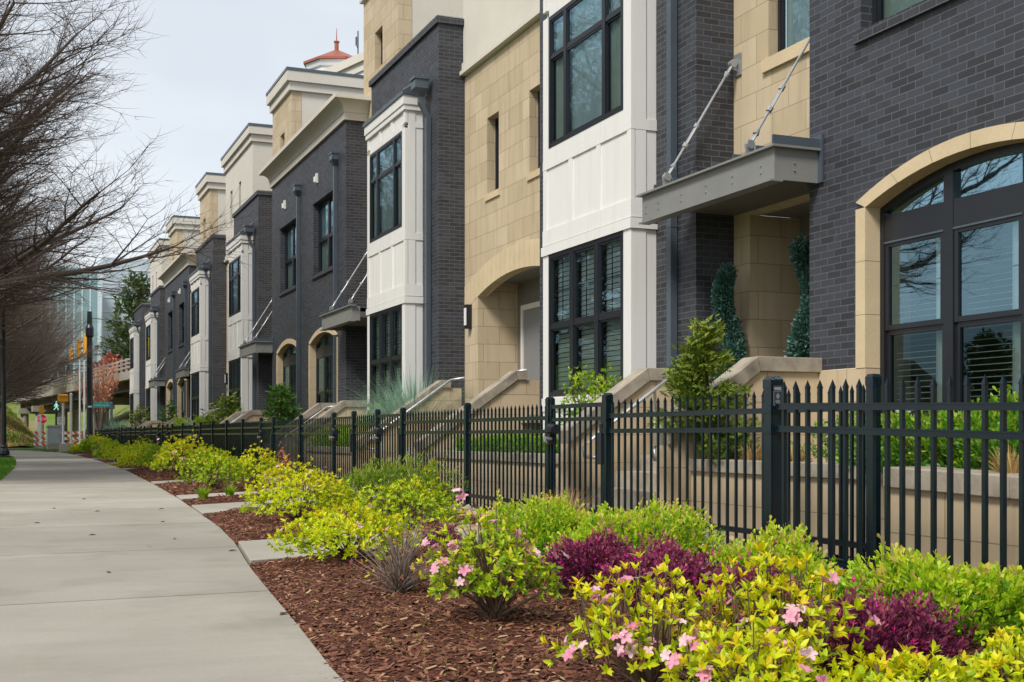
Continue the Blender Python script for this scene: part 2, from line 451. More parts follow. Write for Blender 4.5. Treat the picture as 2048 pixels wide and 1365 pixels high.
    def build(self, name, mat, parent=None, loc=None, smooth=False, bevel=0.0, kind=None):
        me = bpy.data.meshes.new(name)
        me.from_pydata(self.v, [], self.f)
        co = np.array(self.v, dtype=np.float32)
        me.update()
        uvl = me.uv_layers.new(name="UVMap")
        nl = len(me.loops)
        li = np.empty(nl, dtype=np.int32); me.loops.foreach_get('vertex_index', li)
        pn = np.empty(len(me.polygons) * 3, dtype=np.float32); me.polygons.foreach_get('normal', pn)
        pn = np.abs(pn.reshape(-1, 3))
        cnt = np.empty(len(me.polygons), dtype=np.int32); me.polygons.foreach_get('loop_total', cnt)
        ax = np.repeat(np.argmax(pn, axis=1), cnt)
        c = co[li]
        u = np.where(ax == 0, c[:, 1], c[:, 0]); w = np.where(ax == 2, c[:, 1], c[:, 2])
        uvl.data.foreach_set('uv', np.stack([u, w], 1).astype(np.float32).ravel())
        if smooth: me.shade_smooth()
        me.materials.append(M[mat])
        o = bpy.data.objects.new(name, me)
        COL.objects.link(o)
        if parent is not None: o.parent = parent
        if loc is not None: o.location = loc
        if kind: o['kind'] = kind
        if bevel:
            bv = o.modifiers.new("bevel", 'BEVEL'); bv.width = bevel; bv.segments = 2; bv.limit_method = 'ANGLE'; bv.angle_limit = R(40)
        return o

def tag(o, label, cat, group=None):
    o['label'] = label; o['category'] = cat
    if group: o['group'] = group
    return o
def thing(name, label, cat, loc=(0, 0, 0), rz=0.0, group=None):
    o = bpy.data.objects.new(name, None); COL.objects.link(o)
    o.empty_display_size = 0.2
    o.location = loc; o.rotation_euler = (0, 0, rz)
    return tag(o, label, cat, group)
def dup(root, loc, label, rz=None, group=None, scale=None):
    def cp(o, par):
        c = o.copy(); COL.objects.link(c)
        if par is not None: c.parent = par
        for ch in list(o.children): cp(ch, c)
        return c
    r = cp(root, None); r.location = loc; r['label'] = label
    if rz is not None: r.rotation_euler = (0, 0, rz)
    if scale is not None: r.scale = (scale, scale, scale) if not hasattr(scale, '__len__') else scale
    if group: r['group'] = group
    return r

def text_mesh(name, body, size, mat, parent, mw, depth=0.004):
    cu = bpy.data.curves.new(name, 'FONT'); cu.body = body; cu.size = size; cu.extrude = depth
    cu.align_x = 'CENTER'; cu.align_y = 'CENTER'
    tmp = bpy.data.objects.new(name, cu); COL.objects.link(tmp)
    dg = bpy.context.evaluated_depsgraph_get()
    me = bpy.data.meshes.new_from_object(tmp.evaluated_get(dg))
    bpy.data.objects.remove(tmp)
    me.materials.clear(); me.materials.append(M[mat])
    me.transform(mw)
    o = bpy.data.objects.new(name, me); COL.objects.link(o); o.parent = parent
    return o
# ================================================================ townhouses
FX = 7.2                       # world x of the brick street fronts
W_BLOCK, W_REC, W_TOWER, W_STONE = 8.4, 2.12, 4.38, 4.52

def win(par, x, ys, zs, cells, fw=0.05, mull=0.045, back='blind', name='window', muntin=(), fmat='dark_frame'):
    """rectangular window: frame bars (the part), panes and blind or curtain (its sub-parts)"""
    fr = MB()
    y0, y1, z0, z1 = ys[0], ys[-1], zs[0], zs[-1]
    fr.box(x, x + 0.07, y0, y0 + fw, z0, z1); fr.box(x, x + 0.07, y1 - fw, y1, z0, z1)
    fr.box(x + .001, x + 0.07, y0 + fw, y1 - fw, z0, z0 + fw); fr.box(x + .001, x + 0.07, y0 + fw, y1 - fw, z1 - fw, z1)
    for y in ys[1:-1]: fr.box(x + 0.002, x + 0.066, y - mull, y + mull, z0 + fw, z1 - fw)
    for z in zs[1:-1]: fr.box(x + 0.006, x + 0.06, y0 + fw, y1 - fw, z - mull * .55, z + mull * .55)
    pan = {'c': MB(), 's': MB()}
    for r in range(len(zs) - 1):
        for c in range(len(ys) - 1):
            ty = cells[r][c]
            a, b = ys[c] + (fw if c == 0 else mull), ys[c + 1] - (fw if c == len(ys) - 2 else mull)
            lo, hi = zs[r] + (fw if r == 0 else mull * .55), zs[r + 1] - (fw if r == len(zs) - 2 else mull * .55)
            d = 0.03 if ty == 'c' else 0.042
            fr.box(x + d - .02, x + d + .015, a - .001, a + .022, lo, hi); fr.box(x + d - .02, x + d + .015, b - .022, b + .001, lo, hi)
            fr.box(x + d - .018, x + d + .015, a + .022, b - .022, lo - .001, lo + .026); fr.box(x + d - .018, x + d + .015, a + .022, b - .022, hi - .026, hi + .001)
            xx = x + d
            pan[ty].quad((xx, a, lo), (xx, a, hi), (xx, b, hi), (xx, b, lo))
            if muntin and (r, ty) in muntin:
                m = (a + b) / 2; h = (lo + hi) / 2
                fr.box(xx + .012, xx + .022, m - .006, m + .006, lo, hi); fr.box(xx + .012, xx + .022, a, b, h - .006, h + .006)
    f = fr.build(name, fmat, par)
    if pan['c'].f: pan['c'].build('pane', 'window_glass', f)
    if pan['s'].f: pan['s'].build('screened_pane', 'screened_glass', f)
    bk = MB()
    if back == 'blind':
        for c in range(len(ys) - 1):
            z = z0 + 0.08
            while z < z1 - 0.06:
                k = len(bk.v); a, b = ys[c] + .06, ys[c + 1] - .06
                bk.quad((x + .118, a, z), (x + .118, b, z), (x + .126, b, z + .056), (x + .126, a, z + .056)); z += 0.064
            bk.box(x + .12, x + .128, ys[c] + (ys[c + 1] - ys[c]) * .3, ys[c] + (ys[c + 1] - ys[c]) * .3 + .012, z0 + .05, z1 - .05)
        bk.build('blind', 'blind_slat', f)
    elif back == 'curtain':
        n = 26
        for i in range(n):
            a = y0 + .04 + (y1 - y0 - .08) * i / n; b = y0 + .04 + (y1 - y0 - .08) * (i + 1) / n
            xa, xb = x + .085 + .012 * math.sin(i * 1.7), x + .085 + .012 * math.sin((i + 1) * 1.7)
            bk.quad((xa, a, z0), (xb, b, z0), (xb, b, z1), (xa, a, z1))
        bk.build('curtain', 'curtain', f)
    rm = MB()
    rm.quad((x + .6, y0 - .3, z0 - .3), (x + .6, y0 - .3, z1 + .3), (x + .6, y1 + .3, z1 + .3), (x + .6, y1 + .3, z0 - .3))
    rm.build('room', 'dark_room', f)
    return f

def arch_z(y, ya, yb, spring, rise):
    u = (y - (ya + yb) / 2) / ((yb - ya) / 2)
    return spring + rise * max(0.0, 1 - u * u)

def arch_surround(par, ya, yb, z0, spring, rise, w, x=-0.03, depth=0.17, seg=18, name='arch_surround', jambs=True, mat='stone_trim'):
    m = MB()
    inn, out = [], []
    for i in range(seg + 1):
        y = ya + (yb - ya) * i / seg
        inn.append((y, arch_z(y, ya, yb, spring, rise)))
        yo = (ya - w) + (yb - ya + 2 * w) * i / seg
        out.append((yo, arch_z(yo, ya - w, yb + w, spring + 0.065, rise + .065)))
    for i in range(seg):
        g = 0.004 if i % 3 == 0 else 0.0       # joint between voussoirs
        (a0, a1), (b0, b1) = inn[i], inn[i + 1]
        (c0, c1), (d0, d1) = out[i], out[i + 1]
        a0 += g; c0 += g
        m.quad((x, a0, a1), (x, c0, c1), (x, d0, d1), (x, b0, b1))
        m.quad((x, c0, c1), (0.002, c0, c1), (0.002, d0, d1), (x, d0, d1))
        m.quad((x, a0, a1), (x, b0, b1), (depth, b0, b1), (depth, a0, a1))
    if jambs:
        for (p, q) in ((ya - w, ya), (yb, yb + w)):
            z = z0
            for k in range(3):
                zn = z0 + (spring - z0) * (k + 1) / 3 - .0
                m.box(x, depth if k < 9 else 0, p, q, z + .004, zn)
                z = zn
    return m.build(name, mat, par)

def arch_window(par, ya, yb, z0, zt, spring, rise, x=0.14):
    fr = MB(); n = 3; wd = (yb - ya) / n; seg = 24
    ys = [ya + wd * i for i in range(n + 1)]
    fr.box(x, x + .09, ya, yb, zt, zt + .24)                    # transom bar
    for y in ys: fr.box(x - .004, x + .085, max(ya, y - .055), min(yb, y + .055), z0, spring - .02 if y in (ya, yb) else arch_z(y, ya, yb, spring, rise))
    for i in range(seg):
        a, b = ya + (yb - ya) * i / seg, ya + (yb - ya) * (i + 1) / seg
        za, zb = arch_z(a, ya, yb, spring, rise), arch_z(b, ya, yb, spring, rise)
        fr.quad((x, a, za - .07), (x, a, za), (x, b, zb), (x, b, zb - .07)); fr.quad((x, a, za - .07), (x, b, zb - .07), (x + .06, b, zb - .07), (x + .06, a, za - .07))
    gl, sc, tr = MB(), MB(), MB()
    zm = z0 + (zt - z0) * .5
    for i in range(n):
        a, b = ys[i] + .055, ys[i + 1] - .055
        for lo, hi, d, g in ((z0, zm, .045, sc), (zm, zt, .025, gl)):
            xx = x + d
            fr.box(xx - .02, xx + .02, a, a + .05, lo, hi); fr.box(xx - .02, xx + .02, b - .05, b, lo, hi)
            fr.box(xx - .018, xx + .02, a + .05, b - .05, lo, lo + .045); fr.box(xx - .018, xx + .02, a + .05, b - .05, hi - .045, hi)
            g.quad((xx, a, lo), (xx, a, hi), (xx, b, hi), (xx, b, lo))
            if g is gl:
                fr.box(xx + .012, xx + .022, (a + b) / 2 - .006, (a + b) / 2 + .006, lo, hi); fr.box(xx + .012, xx + .022, a, b, (lo + hi) / 2 - .006, (lo + hi) / 2 + .006)
        for k in range(8):
            p, q = a + (b - a) * k / 8, a + (b - a) * (k + 1) / 8
            tr.quad((x + .04, p, zt + .24), (x + .04, p, arch_z(p, ya, yb, spring, rise)), (x + .04, q, arch_z(q, ya, yb, spring, rise)), (x + .04, q, zt + .24))
    f = fr.build('arched_window', 'dark_frame', par)
    sl = MB()                                                    # pale head strips over the sashes
    for i in range(n): sl.box(x - .008, x + .0, ys[i] + .06, ys[i + 1] - .06, zt - .012, zt + .004)
    sl.build('head_strip', 'slate_metal', f)
    gl.build('pane', 'window_glass', f); sc.build('screened_pane', 'screened_glass', f); tr.build('arched_pane', 'transom_glass', f)
    bk = MB()
    for i in range(n):
        z = z0 + .06; a, b = ys[i] + .07 + .18, ys[i + 1] - .07
        while z < zt - .05:
            bk.quad((x + .12, a, z), (x + .12, b, z), (x + .150, b, z + .009), (x + .150, a, z + .009)); z += .052
    bk.build('blind', 'blind_slat', f)
    dr = MB()
    for i in range(n):
        for k in range(5):
            a = ys[i] + .06 + k * .045
            dr.quad((x + .10 + .02 * (k % 2), a, z0), (x + .10 + .02 * ((k + 1) % 2), a + .045, z0), (x + .10 + .02 * ((k + 1) % 2), a + .045, zt), (x + .10 + .02 * (k % 2), a, zt))
    dr.build('curtain', 'curtain', f)
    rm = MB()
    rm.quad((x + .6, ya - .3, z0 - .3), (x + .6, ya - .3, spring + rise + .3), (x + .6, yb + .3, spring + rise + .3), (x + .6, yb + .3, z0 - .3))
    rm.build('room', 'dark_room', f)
    return f

def downspout(par, y, z0, z1, x=-0.09, head=True, kick=False):
    m = MB()
    m.box(x, x + .085, y - .05, y + .05, z0, z1)
    m.box(x - .004, x + .087, y - .054, y + .054, (z0 + z1) / 2, (z0 + z1) / 2 + .03)
    if head:
        a, b = .05, .14
        k = len(m.v)
        for z, s, xo in ((z1, a, x), (z1 + .14, b, x - .07)):
            m.v += [(xo, y - s, z), (x + .085, y - s, z), (x + .085, y + s, z), (xo, y + s, z)]
        m.f += [tuple(k + i for i in q) for q in ((0, 1, 5, 4), (1, 2, 6, 5), (2, 3, 7, 6), (3, 0, 4, 7), (3, 2, 1, 0))]
        m.box(x - .07, x + .085, y - b, y + b, z1 + .14, z1 + .27)
        m.box(x - .085, x + .088, y - b - .015, y + b + .015, z1 + .27, z1 + .31)
    return m.build('downspout', 'slate_metal', par)

def canopy(par, m, far):
    """steel entrance canopy hung on two rods; m(t) maps recess depth t to local y"""
    X0 = -0.52; a, b = -0.17, 2.42
    def Y(t): return m(t)
    c = MB()
    def bx(mb, x0, x1, t0, t1, z0, z1): mb.box(x0, x1, Y(t0), Y(t1), z0, z1)
    bx(c, X0, X0 + .02, a, b, 3.30, 3.60)                                   # front channel web
    bx(c, X0 + .02, -.01, a, a + .02, 3.30, 3.60); bx(c, X0 + .02, -.33, b - .02, b, 3.30, 3.60)
    bx(c, X0 - .05, -.005, a - .05, a + .10, 3.60, 3.622)
    bx(c, X0 - .05, X0 + .10, a + .10, b + .06, 3.60, 3.622)
    bx(c, X0 - .05, X0 + .09, a - .012, b, 3.283, 3.30)
    cn = c.build('canopy', 'steel_grey', par)
    s = MB()
    bx(s, X0 + .021, 0.5, 0.002, 2.118, 3.40, 3.52)
    bx(s, X0 + .021, -0.004, a + .021, .002, 3.40, 3.52); bx(s, X0 + .021, -.35, 2.118, b - .021, 3.40, 3.52)
    bx(s, X0 + .16, X0 + .20, a + .03, b - .03, 3.33, 3.40)
    s.build('soffit', 'soffit_grey', cn)
    r = MB()
    bx(r, X0 + .10, .49, 0.01, 2.1, 3.60, 3.64)
    t = 0.1
    while t < b:
        bx(r, X0 - .02, min(.49, .49) if 0.02 < t < 2.1 else -.36, t, t + .02, 3.623, 3.675); t += .40
    bx(r, X0 - .04, -.005, a - .04, a - .015, 3.623, 3.71)
    bx(r, -.03, -.006, a - .06, .0, 3.30, 3.76)
    r.build('canopy_roof', 'slate_metal', cn)
    bo = MB()
    for t in (0.05, .55, 1.05, 1.55, 2.05, 2.33):
        for z in (3.40, 3.47): bo.tube([(X0 - .012, Y(t), z), (X0 + .002, Y(t), z)], .009, 8)
    for z in (3.40, 3.47):
        e = a - .012 if not far else a - .012
        bo.tube([(X0 + .22, Y(e), z), (X0 + .22, Y(a + .002), z)], .009, 8)
    bo.build('bolt', 'galvanised', cn)
    for t in (.38, 2.02):
        rd = MB(); y = Y(t)
        p0, p1 = Vector((X0 + .09, y, 3.75)), Vector((0.42, y, 5.10))
        d = (p1 - p0).normalized()
        rd.tube([p0, p1], .014, 8)
        mid = p0 + (p1 - p0) * .36
        for o in (-.018, .018): rd.tube([mid + Vector((0, o, 0)) - d * .13, mid + Vector((0, o, 0)) + d * .13], .011, 6)
        rd.tube([mid - d * .16, mid - d * .11], .03, 8); rd.tube([mid + d * .11, mid + d * .16], .03, 8)
        for p, sg in ((p0, 1), (p1, -1)):
            for o in (-.016, .016): rd.tube([p + Vector((0, o, 0)), p + Vector((0, o, 0)) + d * sg * .14], .013, 6)
            rd.tube([p + d * sg * .13, p + d * sg * .19], [.034, .018], 8)
            rd.tube([p - Vector((0, .03, 0)), p + Vector((0, .03, 0))], .045, 12)
        rd.build('hanger_rod', 'galvanised', cn)
        lg = MB()
        lg.prism([(p0.x - .05, 3.6225), (p0.x + .05, 3.6225), (p0.x + .05, 3.76), (p0.x + .02, 3.80), (p0.x - .02, 3.80), (p0.x - .05, 3.76)], 'y', y - .008, y + .008)
        lg.prism([(p1.x - .04, p1.z - .05), (.497, p1.z - .09), (.497, p1.z + .07), (p1.x - .01, p1.z + .05)], 'y', y - .009, y + .009)
        lg.box(.478, .499, y - .07, y + .07, p1.z - .13, p1.z + .12)
        lg.build('lug', 'galvanised', cn)
    return cn

def recess(par, far):
    """stone entry recess beside a brick block, rising into the tan penthouse above it"""
    m = (lambda t: W_BLOCK + t) if far else (lambda t: -t)
    def rng(t0, t1): return tuple(sorted((m(t0), m(t1))))
    st = MB()
    y0, y1 = rng(0, W_REC)
    dr = rng(0.06, 1.79); w1 = rng(.40, 1.43)
    st.wall(.5, y0, y1, 0.3, 8.62, [(dr[0], dr[1], 1.2, 3.36, 0), (w1[0], w1[1], 5.0, 6.75, 0)], rev=.14)
    a, b = rng(-.3, W_REC + .3); w2 = rng(.65, 1.25)
    st.wall(.5, a, b, 8.62, 10.95, [(w2[0], w2[1], 9.1, 9.95, 0)], rev=.16)
    for y in (a, b): st.quad((.5, y, 8.3), (.8, y, 8.3), (.8, y, 10.95), (.5, y, 10.95))
    st.box(.52, 1.17, dr[1] + .001 if far else dr[0] - .33, dr[1] + .33 if far else dr[0] - .001, 1.2, 3.36)
    o = st.build('stone_bay', 'tan_stone', par)
    sl = MB()
    sl.box(.46, .6, w1[0] - .08, w1[1] + .08, 4.86, 5.0)
    sl.build('sill', 'stone_trim', o)
    g = MB()
    for y in (a + .01, b - .01): g.quad((.8, y, 8.2), (4.0, y, 8.2), (4.0, y, 10.95), (.8, y, 10.95))
    g.quad((4.0, a, 8.2), (4.0, b, 8.2), (4.0, b, 10.95), (4.0, a, 10.95))
    g.build('penthouse_wall', 'stucco', par)
    k = MB()
    for (pr, z0, z1) in ((.08, 10.93, 11.18), (.16, 11.18, 11.48)):
        k.box(.5 - pr, 4.1, a - pr, b + pr, z0, z1)
    cn = k.build('penthouse_cornice', 'stucco', par)
    k = MB(); k.box(.32, 4.12, a - .18, b + .18, 11.48, 11.56); k.build('flashing', 'slate_metal', cn)
    win(par, .62, [w1[0], w1[1]], [5.0, 6.75], [['c']], back='curtain')
    win(par, .64, [w2[0], w2[1]], [9.1, 9.95], [['c']], back=None)
    # door at the back of the recess
    d = MB()
    d.box(1.17, 1.25, dr[0] - .3, dr[1] + .3, 1.2, 3.4)
    d.box(.52, 1.17, dr[0], dr[1], 3.361, 3.43)
    dd = d.build('entry_lining', 'porch_grey', par)
    c = (dr[0] + dr[1]) / 2
    d = MB(); d.box(1.12, 1.168, c - .46, c + .46, 1.2, 3.25)
    e = d.build('door', 'door_grey', par)
    d = MB(); d.tube([(1.06, c + .36, 2.2), (1.10, c + .36, 2.2)], .03); d.build('handle', 'galvanised', e)
    pf = MB(); pf.box(-.7, 1.25, y0 + .26, y1 - .26, 1.08, 1.2); pf.build('porch_floor', 'cast_stone_cap', par)
    canopy(par, m, far)
    return o

def make_block(near):
    root = thing('brick_townhouse', 'x', 'townhouse', (FX, 0, 0))
    W = W_BLOCK; c1, c2 = 2.18, W - 2.18
    ZS, ZH = (4.56, 6.50) if near else (4.92, 6.72)
    ops_hi = [(.77, 3.67, ZS, ZH, 0), (W - 3.67, W - .77, ZS, ZH, 0)] if near else [(c1 - 1.03, c1 + 1.03, ZS, ZH, 0), (c2 - 1.03, c2 + 1.03, ZS, ZH, 0)]
    SPR, RISE, HW = (2.95, .25, 1.31) if near else (3.20, .22, 1.31)
    ops_lo = [(c1 - HW, c1 + HW, 1.05, SPR, RISE), (c2 - HW, c2 + HW, 1.05, SPR, RISE)]
    b = MB()
    b.wall(0, 0, W, 1.512, 8.1, [(o[0] - .03, o[1] + .03, 1.512, o[3] + .02, o[4] + .03) for o in ops_lo] + ops_hi, rev=.16)
    for y in (0, W): b.quad((0, y, 1.512), (0.5, y, 1.512), (0.5, y, 8.1), (0, y, 8.1))
    b.quad((0, 0, 8.1), (6, 0, 8.1), (6, W, 8.1), (0, W, 8.1))
    b.build('brick_front', 'dark_brick', root)
    s = MB()
    s.wall(-.025, 0, W, 0, 1.5, [(o[0], o[1], 1.05, 1.5, 0) for o in ops_lo], rev=.19)
    for y in (-.002, W + .002): s.quad((-.025, y, 0), (.5, y, 0), (.5, y, 1.5), (-.025, y, 1.5))
    s.quad((-.025, 0, 1.5), (-.025, c1 - HW, 1.5), (0, c1 - HW, 1.512), (0, 0, 1.512))
    s.quad((-.025, c1 + HW, 1.5), (-.025, c2 - HW, 1.5), (0, c2 - HW, 1.512), (0, c1 + HW, 1.512))
    s.quad((-.025, c2 + HW, 1.5), (-.025, W, 1.5), (0, W, 1.512), (0, c2 + HW, 1.512))
    s.build('stone_base', 'base_stone', root)
    for o in ops_lo:
        arch_surround(root, o[0], o[1], 1.5, SPR, RISE, .135)
        arch_window(root, o[0], o[1], 1.05, SPR - .32, SPR, RISE)
    for o in ops_hi:
        y0, y1 = o[0], o[1]; c = (y0 + y1) / 2
        w = win(root, .13, [y0, c, y1], [ZS, (ZS + ZH) / 2 - .04, ZH], [['s', 's'], ['c', 'c']], back='curtain', mull=.06)
        l = MB()
        n = 28
        for i in range(n): l.box(-.012, .02, y0 - .12 + (y1 - y0 + .24) * i / n + .003, y0 - .12 + (y1 - y0 + .24) * (i + 1) / n, ZH + .002, ZH + .21)
        l.build('lintel', 'dark_brick', root)
        l = MB()
        for i in range(n): l.box(-.045, .14, y0 - .06 + (y1 - y0 + .12) * i / n + .003, y0 - .06 + (y1 - y0 + .12) * (i + 1) / n, ZS - .10, ZS - .002)
        l.build('sill', 'dark_brick', root)
    # cove cornice
    prof = [(0.02, 8.101), (-.06, 8.101), (-.06, 8.26), (-.075, 8.27)]
    for i in range(9):
        t = i / 8 * math.pi / 2
        prof.append((-.075 - .24 * (1 - math.cos(t)), 8.27 + .24 * math.sin(t)))
    prof += [(-.33, 8.52), (-.33, 8.62), (0.02, 8.64)]
    k = MB(); rings = []
    for (x, z) in prof:
        p = -x
        rings.append([(.5, -max(p, -.02), z), (x, -max(p, -.02), z), (x, W + max(p, -.02), z), (.5, W + max(p, -.02), z)])
    for r0, r1 in zip(rings[:-1], rings[1:]):
        for i in range(3): k.quad(r0[i], r0[i + 1], r1[i + 1], r1[i])
    k.quad(*rings[-1])
    k.build('cornice', 'stucco', root)
    # recessed metal-roofed storey behind the parapet
    p = MB(); p.box(2.6, 6, -.2, W + .2, 8.3, 10.0); p.build('attic_wall', 'porch_grey', root)
    p = MB(); p.box(2.2, 6.2, -.2, W + .2, 10.0, 10.32); p.build('attic_roof', 'slate_metal', root)
    downspout(root, .80, 3.7, 7.2, head=True); downspout(root, .80, 1.5, 3.25, head=False)
    downspout(root, 4.75, .7, 7.2, head=True)
    v = MB()
    for y in (2.75, 6.55):
        v.box(-.05, -.001, y - .05, y + .05, 7.18, 7.42); v.tube([(-.07, y, 7.2), (-.07, y, 7.33)], .035, 8)
    v.build('wall_light', 'plastic_white', root)
    recess(root, True); recess(root, False)
    return root

def make_tower():
    root = thing('bay_townhouse', 'x', 'townhouse', (FX, 0, 0))
    W = W_TOWER; a, b = .90, 3.48; X = -.345; ZT = 8.30
    t = MB()
    t.wall(0, 0, W, 0, ZT, [(a + .15, b - .15, 1.2, 7.2, 0)], rev=.05)
    for y in (0, W): t.quad((0, y, 0), (.62, y, 0), (.62, y, ZT), (0, y, ZT))
    t.quad((.02, 0, ZT - .02), (3.2, 0, ZT - .02), (3.2, W, ZT - .02), (.02, W, ZT - .02))
    t.build('brick_tower', 'dark_brick', root)
    c = MB(); n = 58
    for i in range(n): c.box(-.05, .30, W * i / n - (.05 if i == 0 else 0) + .004, W * (i + 1) / n + (.05 if i == n - 1 else 0), ZT, ZT + .12)
    for (y0, y1) in ((-.05, .2), (W - .2, W + .05)):
        for i in range(6): c.box(.304 + i * .075, .375 + i * .075, y0, y1, ZT, ZT + .12)
    cp = c.build('coping', 'dark_brick', root)
    c = MB(); c.box(-.02, .72, .0, W, ZT + .121, ZT + .15); c.build('flashing', 'galvanised', cp)
    r = MB(); r.quad((3.0, -.3, 8.2), (3.0, -.3, 11), (3.0, W + .3, 11), (3.0, W + .3, 8.2)); r.build('rear_wall', 'stucco', root)
    # ---- white bay
    f = MB(); cb = .20                                            # corner board width
    yw0, yw1 = a + cb, b - cb
    for (z0, z1) in ((0.75, 3.35), (4.66, 6.60)):
        f.box(X, X + .06, a, yw0, z0, z1); f.box(X, X + .06, yw1, b, z0, z1)
    f.box(X, X + .06, yw0, yw1, .75, 1.42)
    f.box(X - .015, X + .06, a - .015, b + .015, 1.22, 1.40)
    f.box(X - .022, X + .06, a - .022, b + .022, 3.352, 3.475)      # head trim
    f.box(X - .006, X + .06, a - .006, b + .006, 3.487, 3.70)
    f.box(X + .018, X + .06, a + .02, b - .02, 3.70, 4.53)          # recessed panels
    for i in range(4):
        y = a + (b - a - .11) * i / 3
        f.box(X, X + .05, y, y + .11, 3.702, 4.528)
    f.box(X - .003, X + .06, a - .003, b + .003, 4.53, 4.658)
    f.box(X - .001, X + .06, yw0, yw1, 4.66, 4.80)
    f.box(X, X + .06, yw0, yw1, 6.585, 6.70)
    f.box(X + .018, X + .06, a + .02, b - .02, 6.70, 6.92)
    for i in range(4):
        y = a + (b - a - .13) * i / 3
        f.box(X, X + .05, y, y + .13, 6.702, 6.93)
    f.box(X, X + .052, a, b, 6.60, 6.70) if False else None
    for y, s in ((a, 1), (b, -1)):                                  # returns
        for (z0, z1) in ((0.75, 3.35), (3.702, 4.528), (4.66, 6.93)):
            f.box(X + .061, X + .20, y, y + s * .03, z0, z1)
            f.box(X + .20, -.001, y + s * .012, y + s * .03, z0, z1)
        f.box(X + .061, -.001, y - s * .022, y + s * .03, 3.352, 3.475); f.box(X + .061, -.001, y - s * .006, y + s * .03, 3.487, 3.70)
        f.box(X + .061, -.001, y - s * .003, y + s * .03, 4.53, 4.658)
        f.box(X + .2, -.001, y, y + s * .03, 6.62, 6.72); f.box(X + .061, -.001, y - s * .015, y + s * .03, 1.22, 1.40)
    f.box(X - .03, -.001, a - .03, b + .03, 6.932, 7.03)
    f.box(X - .05, -.001, a - .05, b + .05, 7.03, 7.20)
    f.build('white_bay', 'white_trim', root)
    sk = MB()                                                       # wall behind the boards
    sk.box(X + .062, -.002, a + .032, a + .036, .75, 6.93); sk.box(X + .062, -.002, b - .036, b - .032, .75, 6.93)
    sk.box(X + .05, -.002, a + .04, b - .04, .74, .75)
    sk.build('bay_lining', 'dark_room', root)
    rf = MB()
    rf.box(X - .075, -.001, a - .075, b + .075, 7.201, 7.27)
    rf.prism([(X - .06, 7.271), (-.001, 7.271), (-.001, 7.56)], 'y', a - .06, b + .06)
    br = rf.build('bay_roof', 'slate_metal', root)
    rf = MB()
    for i in range(7):
        y = a - .05 + (b - a + .08) * i / 6
        rf.prism([(X - .05, 7.276), (-.001, 7.566), (-.001, 7.60), (X - .05, 7.305)], 'y', y, y + .018)
    rf.build('roof_seam', 'galvanised', br)
    d = (yw1 - yw0) / 3
    ys = [yw0, yw0 + d, yw0 + 2 * d, yw1]
    win(root, X - .008, ys, [1.42, 2.36, 3.352], [['s'] * 3, ['c'] * 3], back='blind', fw=.06, mull=.055, muntin=((1, 'c'),))
    win(root, X - .008, [ys[0], ys[0] + .52, ys[3] - .52, ys[3]], [4.80, 6.02, 6.585], [['s', 'c', 's'], ['c', 'c', 'c']], back='curtain', fw=.055, mull=.04)
    # downspout beside the bay with its gooseneck
    m = MB(); y = .44
    m.box(-.10, -.015, y - .05, y + .05, .7, 6.72)
    def ring(z, x0, x1, h): return [(x0, y - h, z), (x1, y - h, z), (x1, y + h, z), (x0, y + h, z)]
    rs = [ring(6.70, -.10, -.015, .05), ring(6.95, -.24, -.15, .05), ring(7.06, -.24, -.15, .05), ring(7.20, -.34, -.09, .13), ring(7.36, -.34, -.09, .13)]
    for p, q in zip(rs[:-1], rs[1:]):
        for i in range(4): m.quad(p[i], p[(i + 1) % 4], q[(i + 1) % 4], q[i])
    m.box(-.36, -.07, y - .15, y + .15, 7.36, 7.41)
    m.box(-.104, -.011, y - .054, y + .054, 3.3, 3.33)
    m.build('downspout', 'slate_metal', root)
    return root

